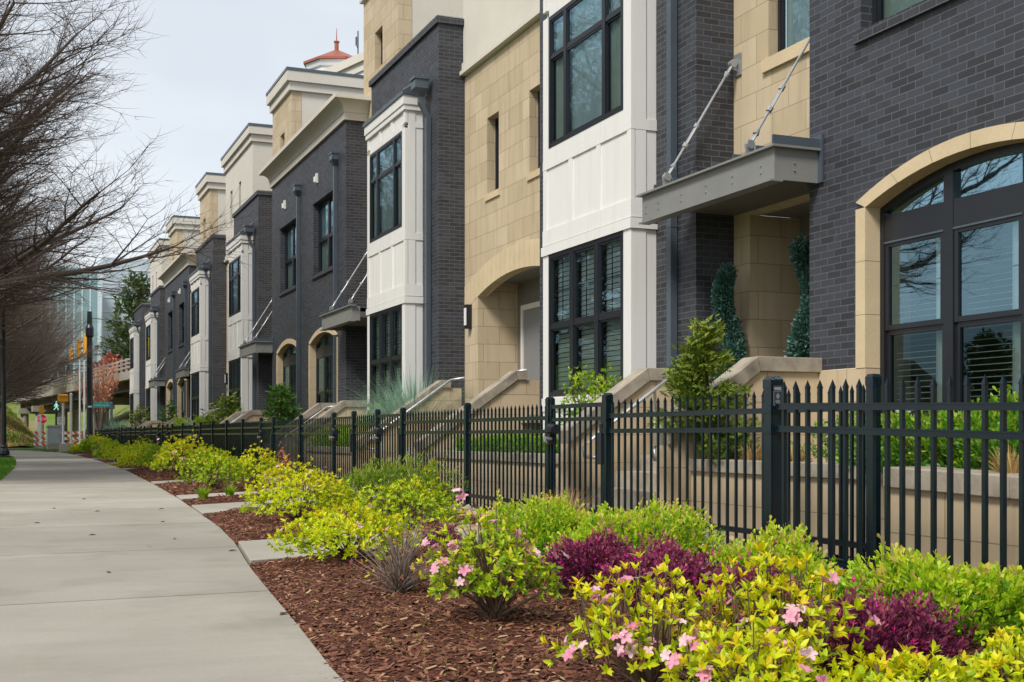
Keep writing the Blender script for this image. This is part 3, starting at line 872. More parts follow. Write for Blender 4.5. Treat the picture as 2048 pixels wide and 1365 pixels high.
def make_stone():
    root = thing('stone_townhouse', 'x', 'townhouse', (FX, 0, 0))
    W = W_STONE; X = .5
    ya, yb, SPR, RISE = .22, 3.86, 3.34, .26
    w = [(1.08, 1.55, 5.05, 6.37, 0), (2.86, 3.40, 5.05, 6.37, 0)]
    s = MB()
    s.wall(X, 0, W, .3, 7.36, [(ya, yb, 1.2, SPR, RISE)] + w, rev=.18)
    o = s.build('stone_front', 'tan_stone', root)
    for (p, q) in ((yb, yb + .3), (ya - .3, ya)):
        r = MB(); r.box(X + .181, X + .76, p, q, 1.2, 3.62); r.build('stone_return', 'tan_stone', root)
    m = MB(); cy, hw = (ya + yb) / 2, (yb - ya) / 2; n = 44
    zi = lambda y: SPR + RISE * (1 - ((y - cy) / hw) ** 2)
    zo = lambda y: SPR + .42 + RISE * (1 - ((y - cy) / hw) ** 2 * .92)
    for i in range(n):
        a, b = W * i / n + .0025, W * (i + 1) / n - .0025
        if i % 2: b += .0025
        else: a -= .0025
        m.quad((X - .004, a, zi(a)), (X - .004, a, zo(a)), (X - .004, b, zo(b)), (X - .004, b, zi(b)))
        m.quad((X - .004, a, zo(a)), (X + .001, a, zo(a)), (X + .001, b, zo(b)), (X - .004, b, zo(b)))
        m.quad((X - .004, a, zi(a)), (X - .004, b, zi(b)), (X + .001, b, zi(b)), (X + .001, a, zi(a)))
    m.build('arch_ring', 'stone_trim', root)
    for q in w:
        win(root, X + .15, [q[0], q[1]], [q[2], q[3]], [['c']], back='curtain', fw=.04)
        sl = MB(); sl.box(X - .03, X + .14, q[0] - .06, q[1] + .06, q[2] - .11, q[2] - .002); sl.build('sill', 'stone_trim', root)
    g = MB()
    g.box(X + .76, X + .84, ya - .3, yb + .3, 1.2, 3.65); g.box(X + .182, X + .76, ya, yb, 3.602, 3.65)
    g.build('entry_lining', 'porch_grey', root)
    for c in (yb - .84, ya + .84):
        j = MB(); x = X + .70
        j.box(x, X + .76, c - .56, c - .47, 1.2, 3.18); j.box(x, X + .76, c + .47, c + .56, 1.2, 3.18); j.box(x, X + .76, c - .47, c + .47, 3.09, 3.18)
        jj = j.build('door_casing', 'door_jamb', root)
        dd = MB(); dd.box(X + .728, X + .757, c - .468, c + .468, 1.2, 3.088); do = dd.build('door', 'door_grey', root)
        h = MB(); h.box(X + .68, X + .727, c - .41, c - .38, 2.1, 2.3); h.build('handle', 'dark_frame', do)
    pf = MB(); pf.box(-.1, X + .84, ya + .02, yb - .02, 1.08, 1.2); pf.build('porch_floor', 'cast_stone_cap', root)
    l = MB(); l.box(X - .10, X - .001, 4.15, 4.27, 2.80, 3.23)
    lo = l.build('wall_sconce', 'dark_frame', root)
    l = MB(); l.box(X - .115, X - .101, 4.165, 4.255, 2.86, 3.17); l.build('lamp_glass', 'sign_white', lo)
    # stucco upper storey, reaching over the nearer tower
    e = .92
    u = MB()
    ow = [(1.3, 1.74, 8.55, 9.86, 0), (3.05, 3.5, 8.55, 9.86, 0)]
    u.wall(X - .03, -e, 0, 8.42, 10.75, rev=.02)
    u.wall(X - .03, 0, W, 7.62, 10.75, ow, rev=.10)
    for y, z in ((-e, 8.3), (W, 7.5)): u.quad((X - .03, y, z), (3.6, y, z), (3.6, y, 10.75), (X - .03, y, 10.75))
    u.quad((X - .03, -e, 8.42), (3.6, -e, 8.42), (3.6, 0, 8.42), (X - .03, 0, 8.42))
    u.quad((3.6, -e, 8.3), (3.6, W, 8.3), (3.6, W, 10.75), (3.6, -e, 10.75))
    u.build('stucco_storey', 'stucco', root)
    k = MB(); k.box(X - .10, X + .2, .0, W, 7.40, 7.47); k.box(X - .06, X + .2, .0, W, 7.47, 7.62)
    k.build('string_course', 'stucco', root)
    for q in ow: win(root, X + .06, [q[0], q[1]], [q[2], q[3]], [['c']], back=None, fw=.04)
    k = MB()
    for (p, z0, z1) in ((.07, 10.75, 10.98), (.15, 10.98, 11.24)): k.box(X - .03 - p, 3.7, -e - p, W + p, z0, z1)
    cn = k.build('roof_cornice', 'stucco', root)
    k = MB(); k.box(X - .20, 3.72, -e - .17, W + .17, 11.24, 11.32); k.build('flashing', 'slate_metal', cn)
    return root

blk1 = make_block(True); blk = make_block(False); twr = make_tower(); stn = make_stone()
Y_BLOCK = (1.52, 27.44, 53.36)
Y_STONE = (16.42, 42.34, 68.26)
Y_TOWER = (12.04, 20.94, 37.96, 46.86, 63.88, 72.78)
GB, GS, GT = 'dark brick houses with arched windows', 'tan stone houses with arched porches', 'brick houses with white bays'
lab_b = ['dark brick townhouse at the right edge, its big stone-framed arched window behind the fence',
         'dark brick townhouse with pale cove cornice and two arched windows, midway along the row',
         'far dark brick townhouse with cove cornice, between the two most distant pairs of white bays']
lab_s = ['tan stone townhouse with arched porch and grey door, behind the nearest white bay',
         'stone townhouse with cream stucco top showing two slim windows, hidden by the third white bay',
         'farthest stone and stucco townhouse, only its cream top showing against the sky']
lab_t = ['narrow brick townhouse with the nearest and largest white bay, beside the steel canopy',
         'brick townhouse with white bay, second from the camera, next to the arched porch',
         'brick townhouse with white bay just beyond the brick house with the pale cornice',
         'brick townhouse with white bay, fourth from the camera, just before the far brick house',
         'brick townhouse with white bay, second from the far end of the row',
         'brick townhouse with white bay at the far end of the row, beside the overpass']
for proto, ys, labs, grp in ((blk, Y_BLOCK, lab_b, GB), (stn, Y_STONE, lab_s, GS), (twr, Y_TOWER, lab_t, GT)):
    for i, (y, lb) in enumerate(zip(ys, labs)):
        if proto is blk and i == 0:
            blk1.location = (FX, y, 0); blk1['label'] = lb; blk1['group'] = grp
        elif i == (1 if proto is blk else 0):
            proto.location = (FX, y, 0); proto['label'] = lb; proto['group'] = grp
        else: dup(proto, (FX, y, 0), lb, group=grp)

# ================================================================ entry stairs
def cheek(root, y0, y1, xf, zt, xe):
    """sloped side wall: flat at zt from the house to xf, then falling at 35 degrees to xe (world x)"""
    s = .70; ze = zt - (xf - xe) * s
    w = MB()
    w.prism([(FX + .2, 0), (FX + .2, zt - .14), (xf + .03, zt - .14), (xe + .03, ze - .14), (xe + .03, 0)], 'y', y0 + .035, y1 - .035)
    o = w.build('cheek_wall', 'base_stone', root)
    c = MB()
    c.prism([(FX - .003, zt), (FX - .003, zt - .139), (xf + .03, zt - .139), (xf, zt)], 'y', y0, y1)
    c.prism([(xf - .004, zt - .002), (xf + .026, zt - .141), (xe + .03, ze - .139), (xe, ze)], 'y', y0, y1)
    c.build('coping', 'cast_stone_cap', o, bevel=.006)
def stairs(name, label, y0, ya, yb, xf, zt, xe, rails, grp):
    """y0 origin; cheeks outside ya..yb"""
    root = thing(name, label, 'stairs', (0, y0, 0), group=grp)
    cheek(root, ya - .27, ya, xf, zt, xe); cheek(root, yb, yb + .27, xf, zt, xe)
    n = 7; rise = 1.2 / n; tread = .27
    st = MB()
    for i in range(n):
        x0 = FX - .1 - (n - i) * tread + tread
        st.box(x0 - .002 * i, FX + .1 + .001 * i, ya + .002, yb - .002, i * rise, (i + 1) * rise)
    st.build('steps', 'cast_stone_cap', root)
    for y in rails:
        r = MB()
        xb, zb = xe + .1, .80
        r.tube([(xb + .16, y, zb - .14), (xb + .02, y, zb - .13), (xb, y, zb - .04), (xb + .10, y, zb + .06), (xf + .1, y, zb + (xf - xb) * .70 + .06), (xf + .35, y, zb + (xf - xb) * .70 + .10)], .021, 10)
        for q in (.25, .85): r.tube([(xb + q, y, zb + q * .7), (xb + q, y, zb + q * .7 - .5)], .012, 6)
        r.build('handrail', 'galvanised', root, smooth=True)
    return root
GST = 'stone entry stairs behind the fence'
YR = [9.92, 25.32, 35.84, 51.24, 61.76]
lr = ['stone stairs with pipe handrail up to the nearest canopied entry, behind the near gate',
      'stone stairs with sloped walls under the second canopy, beside the second white bay',
      'stone stairs under the canopy next to the third white bay',
      'stone stairs under the canopy next to the fourth white bay',
      'stone stairs under the farthest canopy']
for i, (y, l) in enumerate(zip(YR, lr)):
    q = stairs('entry_stairs', l, y, .06, 1.92, 6.48 if i == 0 else 6.55, 1.63, 5.5, (.22, 1.72), GST)
ls = ['wide stone stairs with two sloped walls up to the arched porch with grey door',
      'wide stone stairs hidden by shrubs before the second stone house',
      'farthest wide stone stairs at the end of the row']
for y, l in zip(Y_STONE, ls):
    stairs('entry_stairs', l, y, .72, 3.84, 7.02, 1.86, 5.5, (.9, 3.66), GST)

# ================================================================ planter walls along the terrace
GP = 'low stone planter walls behind the fence'
PL = [(6.12, 9.70, 5.75, .68, 'low stone planter wall with grey cap, left of the near corner fence post'),
      (12.12, 16.85, 5.75, .68, 'low stone planter wall with grey cap below the nearest white bay'),
      (20.55, 25.10, 5.75, .68, 'low stone planter wall below the second white bay'),
      (27.55, 35.62, 5.75, .68, 'low planter wall before the brick house with the pale cornice'),
      (38.05, 42.75, 5.75, .68, 'planter wall below the third white bay'),
      (46.5, 51.0, 5.75, .68, 'planter wall below the fourth white bay'),
      (53.5, 61.5, 5.75, .68, 'planter wall before the far brick house'),
      (64.0, 68.7, 5.75, .68, 'planter wall below the fifth white bay'),
      (72.4, 80.5, 5.75, .68, 'farthest planter wall at the end of the row')]
for (a, b, x, z, l) in PL:
    root = thing('planter_wall', l, 'planter', (0, a, 0), group=GP); n = b - a
    w = MB(); w.box(x, x + .22, 0, n, 0, z - .11); w.box(x + .22, FX - .03, 0, .12, 0, z - .13); w.box(x + .22, FX - .03, n - .12, n, 0, z - .13); w.build('wall', 'base_stone', root)
    c = MB(); k = max(2, int(n / .9))
    for i in range(k): c.box(x - .035, x + .26, n * i / k + .004, n * (i + 1) / k, z - .109, z)
    c.build('cap', 'cast_stone_cap', root, bevel=.005)
    s = MB(); s.box(x + .221, FX - .04, .121, n - .121, z - .22, z - .05); s.build('planting_soil', 'soil', root)
root = thing('planter_wall', 'low stone planter wall with thick grey cap at the right edge, behind the near fence', 'planter', (0, 2.0, 0), group=GP)
w = MB(); w.prism([(0, 0), (4.1, 0), (4.1, .575), (0, .475)], 'x', 5.0, 5.25); w.build('wall', 'base_stone', root)
c = MB()
for i in range(4): c.prism([(1.025 * i + .004, .477 + .025 * i), (1.025 * (i + 1), .477 + .025 * (i + 1)), (1.025 * (i + 1), .60 + .025 * (i + 1)), (1.025 * i + .004, .60 + .025 * i)], 'x', 4.965, 5.32)
c.build('cap', 'cast_stone_cap', root, bevel=.006)
s = MB(); s.box(5.251, FX - .04, 0, 4.1, .3, .62); s.build('planting_soil', 'soil', root)
# ================================================================ ground, pavement, beds
def sheet(name, poly, z, mat, kind='structure'):
    m = MB(); m.quad(*[(x, y, z) for x, y in poly]); return m.build(name, mat, kind=kind)
def ground_mat():
    t = NT('ground_soil')
    v = t.pos(); n1 = t.noise(v, .25, 6); n2 = t.noise(v, 6, 5)
    c = t.ramp(t.math('ADD', t.math('MULTIPLY', n1, .6), t.math('MULTIPLY', n2, .4)), [(0.35, (0.06, 0.11, 0.018, 1)), (0.55, (0.11, 0.15, 0.03, 1)), (0.7, (0.17, 0.13, 0.06, 1))])
    t.bsdf(c, .95, 0, .2, n2, .8, .03); M['ground_soil'] = t.m
ground_mat()
def mulch_mat():
    t = NT('mulch')
    v = t.pos()
    mp = t.n("ShaderNodeMapping"); mp.inputs['Scale'].default_value = (1, .45, 1); mp.inputs['Rotation'].default_value = (0, 0, .5)
    t.l(v, mp.inputs['Vector'])
    n1 = t.noise(mp.outputs['Vector'], 55, 5, .7); n2 = t.noise(v, 2.0, 3)
    c = t.ramp(n1, [(0.3, (0.035, 0.014, 0.010, 1)), (0.55, (0.13, 0.052, 0.033, 1)), (0.8, (0.22, 0.095, 0.064, 1))])
    t.bsdf(c, .95, 0, .1, n1, 1.0, .03); M['mulch'] = t.m
mulch_mat()
def hill_mat():
    t = NT('hill_grass')
    v = t.pos(); n1 = t.noise(v, .35, 6); n2 = t.noise(v, 4, 4)
    c = t.ramp(t.math('ADD', t.math('MULTIPLY', n1, .7), t.math('MULTIPLY', n2, .3)), [(0.36, (0.08, 0.17, 0.02, 1)), (0.5, (0.15, 0.18, 0.045, 1)), (0.64, (0.24, 0.185, 0.10, 1))])
    t.bsdf(c, .95, 0, .2, n2, .6, .1); M['hill_grass'] = t.m
hill_mat()

sheet('ground', [(-900, -60), (900, -60), (900, 1500), (-900, 1500)], -0.06, 'ground_soil')
simple('asphalt', (0.05, 0.05, 0.052, 1), .9, var=.2, scale=1.0, spec=.2)
sheet('road', [(-14, -40), (-6, -40), (-6, 86), (-14, 86)], -0.045, 'asphalt')
sheet('cross_road', [(-60, 86), (60, 86), (60, 100), (-60, 100)], -0.040, 'asphalt')
sheet('terrace_ground', [(4.6, -2), (12, -2), (12, 82), (4.6, 82)], -0.035, 'soil')

RX = [(-2, .95), (0, 1.0), (4.34, 1.13), (5.67, 1.27), (8.22, 1.52), (10.3, 1.77), (12.2, 1.94), (14.3, 2.06), (15.9, 2.16), (18.6, 2.31), (23.4, 2.53), (31, 2.82), (37, 2.97), (46, 3.1), (66, 2.95), (70, 2.6), (75, 1.9), (84, .5)]
LX = [(-2, -1.9), (0, -1.8), (15, -1.2), (22, -.45), (26.4, -.09), (35.8, .22), (44.6, .33), (52, .30), (59, .10), (66, -.8), (75, -3.0), (84, -6.5)]
def interp(tab, y):
    for (a, xa), (b, xb) in zip(tab[:-1], tab[1:]):
        if y <= b: 
            t = max(0, (y - a) / (b - a)); return xa + (xb - xa) * t
    return tab[-1][1]
def sidewalk():
    m = MB(); cuts = [-1.8, 1.2, 4.12]
    y = 7.02
    while y < 80: cuts.append(y); y += 2.90
    tint = []; rng = random.Random(4)
    def line(y0, s):                     # joints run square to the curving path
        return interp(LX, y0 - .12 * s), interp(RX, y0 + .16 * s)
    for a, b in zip(cuts[:-1], cuts[1:]):
        n = 6; tv = rng.random(); g = .012
        for i in range(n):
            y0 = a + (b - a) * i / n + (g if i == 0 else 0); y1 = a + (b - a) * (i + 1) / n - (g if i == n - 1 else 0)
            l0, r0, l1, r1 = interp(LX, y0), interp(RX, y0), interp(LX, y1), interp(RX, y1)
            sk = lambda x: .05 * (x - .5)
            P = [(l0, y0 + sk(l0)), (r0, y0 + sk(r0)), (r1, y1 + sk(r1)), (l1, y1 + sk(l1))]
            k = len(m.v)
            m.v += [(p[0], p[1], -.05) for p in P] + [(p[0], p[1], 0.0) for p in P]
            m.f += [tuple(k + j for j in q) for q in ((4, 5, 6, 7), (0, 1, 5, 4), (1, 2, 6, 5), (3, 0, 4, 7), (2, 3, 7, 6))]
            tint += [tv] * 8
    o = m.build('sidewalk', 'sidewalk_concrete', kind='structure')
    at = o.data.attributes.new('tint', 'FLOAT', 'POINT'); at.data.foreach_set('value', tint)
sidewalk()
def walkway(i, poly):
    m = MB(); k = len(poly)
    m.prism(poly, 'z', -.05, .014)
    o = m.build('walkway', 'sidewalk_concrete', kind='structure', bevel=.006)
    at = o.data.attributes.new('tint', 'FLOAT', 'POINT'); at.data.foreach_set('value', [.75 + .05 * (i % 3)] * (2 * k))
WALKS = [((1.74, 8.72), (5.15, 9.95), (5.15, 11.60), (1.93, 10.32)),
         ((2.12, 14.24), (5.15, 16.55), (5.15, 18.0), (2.25, 15.93)),
         ((2.36, 17.6), (5.15, 19.2), (5.15, 20.6), (2.42, 18.65)),
         ((2.60, 23.4), (5.15, 25.4), (5.15, 26.7), (2.66, 24.5)),
         ((2.97, 33.6), (5.15, 36.0), (5.15, 37.2), (3.0, 34.8)), ((3.12, 41), (5.15, 43.0), (5.15, 44.2), (3.14, 42.2)),
         ((3.15, 49.6), (5.15, 51.7), (5.15, 52.9), (3.15, 50.8)), ((3.15, 59.6), (5.15, 61.7), (5.15, 62.9), (3.15, 60.8))]
WALKS = [((interp(RX, a[1]) + .02, a[1]), b, c, (interp(RX, d[1]) + .02, d[1])) for a, b, c, d in WALKS]
for i, w in enumerate(WALKS): walkway(i, w)

def hsh(x, y):
    return .5 + .25 * math.sin(x * 3.1 + 1.7 * math.sin(y * 1.3)) + .25 * math.sin(y * 2.3 + 2.1 * math.sin(x * 1.9 + .6))
def bed_z(x, y):
    r = interp(RX, y); e = max(0., min(1., (x - r) / .35)); f = max(0., min(1., (5.0 - x) / .4))
    z = -.012 + .045 * e * f + .025 * e * f * hsh(x * 2, y * 2)
    for w in WALKS:
        ym0, ym1 = min(p[1] for p in w), max(p[1] for p in w)
        if ym0 - .6 < y < ym1 + .6:
            t = (x - w[0][0]) / (w[1][0] - w[0][0]); lo = w[0][1] + t * (w[1][1] - w[0][1]); hi = w[3][1] + t * (w[2][1] - w[3][1])
            d = max(lo - y, y - hi)
            z = min(z, -.035 + .06 * max(0., min(1., (d + .02) / .2))) if d < .25 else z
    return z
def mulch_bed():
    m = MB(); ys = [0.0]; 
    while ys[-1] < 78: ys.append(ys[-1] + (.12 if ys[-1] < 30 else .6))
    nx = 44; idx = {}
    for j, y in enumerate(ys):
        r = interp(RX, y) - .012
        for i in range(nx + 1):
            x = r + (5.25 - r) * (i / nx) ** 1.15
            m.v.append((x, y, bed_z(x, y)))
    for j in range(len(ys) - 1):
        for i in range(nx):
            k = j * (nx + 1) + i; m.f.append((k, k + 1, k + nx + 2, k + nx + 1))
    m.build('mulch_bed', 'mulch', kind='structure', smooth=True)
mulch_bed()
M['lawn_mat'] = M['hill_grass']
sheet('lawn', [(-6, -3), (-1.92, -3), (-1.82, 0), (-1.22, 15), (-.47, 22), (-.11, 26.4), (.2, 35.8), (.31, 44.6), (.28, 52), (.08, 59), (-.82, 66), (-3, 74.5), (-6, 80)], -.012, 'hill_grass')
sheet('verge', [(3.0, 66.3), (6.5, 64), (9, 90), (.6, 84.2), (1.95, 75.1), (2.65, 70.1)], -.02, 'hill_grass')

# ================================================================ fence along the bed
def picket(m, x, y, z0, z1, s=.0095):
    m.box(x - s, x + s, y - s, y + s, z0, z1 - .05)
    k = len(m.v); t = s * 1.25
    m.v += [(x - t, y - t, z1 - .052), (x + t, y - t, z1 - .052), (x + t, y + t, z1 - .052), (x - t, y + t, z1 - .052), (x, y, z1)]
    m.f += [(k, k + 1, k + 4), (k + 1, k + 2, k + 4), (k + 2, k + 3, k + 4), (k + 3, k, k + 4), (k + 3, k + 2, k + 1, k)]
def post(root, x, y, zt=1.29, s=.033):
    m = MB(); m.box(x - s, x + s, y - s, y + s, -.04, zt - .035)
    k = s + .004; m.box(x - k, x + k, y - k, y + k, zt - .075, zt - .02)
    q = len(m.v)
    m.v += [(x - k, y - k, zt - .02), (x + k, y - k, zt - .02), (x + k, y + k, zt - .02), (x - k, y + k, zt - .02)] + [(x + a * k * .7, y + b * k * .7, zt) for a, b in ((-1, -1), (1, -1), (1, 1), (-1, 1))]
    m.f += [tuple(q + i for i in f) for f in ((0, 1, 5, 4), (1, 2, 6, 5), (2, 3, 7, 6), (3, 0, 4, 7), (4, 5, 6, 7))]
    for z in (1.06, .93, .16): m.box(x - s - .006, x + s + .006, y - s - .006, y + s + .006, z - .025, z + .03)
    return m.build('post', 'fence_black', root)
RAILS = ((1.055, 1.093), (.915, .953), (.150, .188))
def panel(root, x, y0, y1, z=1.23):
    for (a, b) in RAILS:
        m = MB(); m.box(x - .014, x + .014, y0, y1, a, b); m.box(x - .0175, x + .0175, y0, y1, b - .007, b + .001); m.box(x - .0175, x + .0175, y0, y1, a - .001, a + .007)
        m.build('rail', 'fence_black', root)
    m = MB(); n = max(2, int(round((y1 - y0) / .1209)))
    for i in range(n): picket(m, x, y0 + (y1 - y0) * (i + .5) / n, .05, z)
    m.build('pickets', 'fence_black', root)
GF = 'black picket fence runs'
def fence_run(label, x, posts, zt=1.29):
    root = thing('picket_fence', label, 'fence', (0, posts[0], 0), group=GF)
    for p in posts: post(root, x, p - posts[0], zt)
    for a, b in zip(posts[:-1], posts[1:]): panel(root, x, a - posts[0] + .04, b - posts[0] - .04)
    return root
FEN = 5.2
def split(a, b, step=2.4):
    n = max(1, int(round((b - a) / step))); return [a + (b - a) * i / n for i in range(n + 1)]
GATES = [(10.28, 11.60), (16.67, 17.95), (19.31, 20.62), (25.72, 27.08), (36.1, 37.4), (42.6, 43.9), (45.3, 46.6), (51.6, 52.9), (62.0, 63.3), (68.5, 69.8), (71.2, 72.5)]
gl = ['walk-through picket gate before the nearest canopied entry, widest gate in view', 'picket gate just right of the arched porch, with a knob latch',
      'picket gate directly before the arched porch, left of its twin', 'picket gate before the second canopied entry', 'picket gate before the third canopied entry',
      'distant picket gate below the third white bay', 'distant picket gate below the fourth white bay', 'distant picket gate before the fourth canopied entry',
      'distant picket gate before the farthest canopy', 'distant picket gate below the fifth white bay', 'farthest picket gate near the dark pole']
rl = ['black picket fence run between the near corner posts and the first gate', 'black picket fence run below the nearest white bay',
      'short black picket fence run between the twin gates of the arched porch', 'black picket fence run below the second white bay',
      'long black picket fence run before the brick house with the pale cornice', 'distant black picket run below the third white bay',
      'short distant picket run between the gates of the second stone house', 'distant black picket run below the fourth white bay',
      'distant black picket run before the far brick house', 'distant black picket run below the fifth white bay', 'short distant picket run between the last two gates', 'last black picket run ending beside the dark pole']
prev = 6.48
for i, (a, b) in enumerate(GATES):
    ps = [6.48, 7.63] + [10.28] if i == 0 else ([b0 for b0 in split(prev, a)])
    if i == 1: ps = [11.60, 14.05, 16.67]
    fence_run(rl[i], FEN, ps)
    g = thing('picket_gate', gl[i], 'gate', (FEN, a, 0), group='gates in the black fence'); n = b - a
    m = MB()
    for y in (.06, n - .06): m.box(-.022, .022, y - .022, y + .022, .08, 1.27)
    for z0, z1 in ((1.165, 1.205), (1.035, 1.072), (.150, .188)): m.box(-.018, .018, .082, n - .082, z0, z1)
    m.build('gate_frame', 'fence_black', g)
    m = MB()
    k = int(round(n / .125))
    for j in range(1, k): m.box(-.0095, .0095, n * j / k - .0095, n * j / k + .0095, .10, 1.17)
    m.build('pickets', 'fence_black', g)
    m = MB()
    m.box(-.045, .03, n - .10, n - .035, .80, .93); m.tube([(-.055, n - .11, .97), (-.055, n - .11, .93)], .05, 10); m.tube([(0, n - .16, .955), (0, n - .05, .955)], [.05, .07], 10)
    la = m.build('latch', 'dark_frame', g)
    m = MB(); m.tube([(-.02, n - .09, .86), (-.09, n - .09, .86), (-.10, n - .09, .86)], [.02, .02, .035], 10); m.tube([(0, n - .05, .83), (-.06, n - .05, .83)], .022, 8); m.build('knob', 'galvanised', la)
    m = MB(); m.box(-.05, .01, .04, .12, .62, .92); m.tube([(-.03, .08, .92), (-.03, .08, 1.0)], .018, 8); m.build('closer', 'dark_frame', g)
    prev = b
fence_run(rl[-1], FEN, split(prev, 80.5))
# near run, set forward of the long one and falling gently towards the viewer
root = thing('picket_fence', 'nearest black picket fence run, at the right edge, its end post carrying a small label', 'fence', (4.47, 6.54, 0), group=GF)
post(root, 0, 0, 1.262, .042)
sl = .022
m2 = MB(); LN = 4.9
for (a, b) in RAILS:
    m = MB()
    for (p, q, s) in ((a, b, .016), (b - .008, b + .001, .0195), (a - .001, a + .008, .0195)):
        k = len(m.v)
        m.v += [(-s, -.05, p), (s, -.05, p), (s, -.05, q), (-s, -.05, q)] + [(-s, -LN, p - LN * sl), (s, -LN, p - LN * sl), (s, -LN, q - LN * sl), (-s, -LN, q - LN * sl)]
        m.f += [tuple(k + i for i in f) for f in ((0, 1, 2, 3), (4, 7, 6, 5), (0, 4, 5, 1), (1, 5, 6, 2), (2, 6, 7, 3), (3, 7, 4, 0))]
    m.build('rail', 'fence_black', root)
for i in range(1, 40): picket(m2, 0, -.1209 * i, .05 - .1209 * i * sl, 1.235 - .1209 * i * sl, .0115)
m2.build('pickets', 'fence_black', root)
post(root, 0, -2.45, 1.27, .042)
mm = MB(); mm.box(-.030, .034, -.0500, -.0465, 1.075, 1.205)
pl = mm.build('maker_plate', 'sign_ink', root)
mm = MB(); y = -.0512
for z in (1.190, 1.183, 1.176): mm.box(-.024, .028, y, -.0501, z, z + .004)
mm.box(-.028, -.0265, y, -.0501, 1.08, 1.168); mm.box(.0305, .032, y, -.0501, 1.08, 1.168); mm.box(-.0265, .0305, y, -.0501, 1.1665, 1.168); mm.box(-.0265, .0305, y, -.0501, 1.08, 1.0815)
for (r0, r1) in ((.020, .014), (.008, 0.0)):
    for q in range(4):
        t0, t1 = math.pi / 2 * q, math.pi / 2 * (q + 1)
        P = lambda r, t: (.002 + r * .72 * math.cos(t), y, 1.138 + r * math.sin(t))
        mm.quad(P(r0, t0), P(r0, t1), P(r1, t1), P(r1, t0)) if r1 else mm.quad(P(r0, t0), P(r0, t1), (.002, y, 1.138))
for z in (1.108, 1.101, 1.094): mm.box(-.014, .018, y, -.0501, z, z + .003)
mm.build('plate_lettering', 'cabinet_grey', pl)
# ================================================================ planting
def leaf_mesh(name, T, F, pos, X, Y, Z, scale, tint, mat, parent=None, loc=None, kind=None, smooth=True):
    """many copies of a small template baked into one mesh; X, Y, Z are per-copy axes"""
    T = np.asarray(T, dtype=np.float64); n, k = len(pos), len(T)
    scale = np.broadcast_to(np.asarray(scale, dtype=np.float64), (n,)) if np.ndim(scale) < 2 else scale
    S = scale[:, None] * T[None, :, 0] if scale.ndim == 1 else scale[:, 0:1] * T[None, :, 0]
    Sy = scale[:, None] * T[None, :, 1] if scale.ndim == 1 else scale[:, 1:2] * T[None, :, 1]
    Sz = scale[:, None] * T[None, :, 2] if scale.ndim == 1 else scale[:, 2:3] * T[None, :, 2]
    V = pos[:, None, :] + S[..., None] * X[:, None, :] + Sy[..., None] * Y[:, None, :] + Sz[..., None] * Z[:, None, :]
    V = V.reshape(-1, 3).astype(np.float32)
    tot = np.array([len(f) for f in F], dtype=np.int32); flat = np.array([i for f in F for i in f], dtype=np.int32)
    loops = (flat[None, :] + (np.arange(n, dtype=np.int32) * k)[:, None]).ravel().astype(np.int32)
    totals = np.tile(tot, n); starts = np.concatenate(([0], np.cumsum(totals)[:-1])).astype(np.int32)
    me = bpy.data.meshes.new(name)
    me.vertices.add(n * k); me.vertices.foreach_set('co', V.ravel())
    me.loops.add(len(loops)); me.loops.foreach_set('vertex_index', loops)
    me.polygons.add(len(totals)); me.polygons.foreach_set('loop_start', starts); me.polygons.foreach_set('loop_total', totals)
    me.update(calc_edges=True)
    at = me.attributes.new('tint', 'FLOAT', 'POINT'); at.data.foreach_set('value', np.repeat(np.clip(tint, 0, 1), k).astype(np.float32))
    if smooth: me.shade_smooth()
    me.materials.append(M[mat])
    o = bpy.data.objects.new(name, me); COL.objects.link(o)
    if parent is not None: o.parent = parent
    if loc is not None: o.location = loc
    if kind: o['kind'] = kind
    return o
def unit(a): return a / np.maximum(np.linalg.norm(a, axis=-1, keepdims=True), 1e-9)
def frame(d, rng, roll=None):
    """axes for copies growing along d: Y along d, X across, Z the face normal"""
    r = rng.normal(size=d.shape)
    X = unit(np.cross(d, r)); Z = np.cross(X, d)
    return X, d, Z
LEAF = ([(0, 0, 0), (-.20, .38, .05), (0, .40, -.02), (.20, .38, .05), (-.15, .72, .03), (0, .74, -.03), (.15, .72, .03), (0, 1.0, -.10)],
        [(0, 2, 1), (0, 3, 2), (1, 2, 5, 4), (2, 3, 6, 5), (4, 5, 7), (5, 6, 7)])
SPOON = ([(0, 0, 0), (-.13, .45, .03), (.13, .45, .03), (-.22, .78, .02), (.22, .78, .02), (0, 1.0, -.02)], [(0, 2, 1), (1, 2, 4, 3), (3, 4, 5)])
NEEDLE = ([(-.10, 0, 0), (.10, 0, 0), (.07, .6, .03), (-.07, .6, .03), (0, 1, 0)], [(0, 1, 2, 3), (3, 2, 4)])
SPRAY = ([(0, 0, 0), (-.16, .25, .02), (0, .3, 0), (.16, .25, .02), (-.24, .55, .03), (0, .62, 0), (.24, .55, .03), (-.12, .62, 0), (.12, .62, 0), (0, 1, -.06)],
         [(0, 2, 1), (0, 3, 2), (2, 5, 4), (2, 6, 5), (7, 5, 9), (5, 8, 9)])
def dome_dirs(n, rng, zmin=-.25):
    z = rng.uniform(zmin, 1, n); a = rng.uniform(0, 2 * np.pi, n); r = np.sqrt(1 - z * z)
    return np.stack([r * np.cos(a), r * np.sin(a), z], 1)
def lump(d, seed):
    p = np.array([[3.1, 1.7, 2.3], [-2.2, 3.7, 1.1], [5.3, -4.1, 3.9], [8.1, 6.3, -5.2]])
    v = np.zeros(len(d))
    for i, w in enumerate((.12, .11, .09, .08)): v += w * np.sin(d @ p[i] + seed * (1.3 + i))
    return v
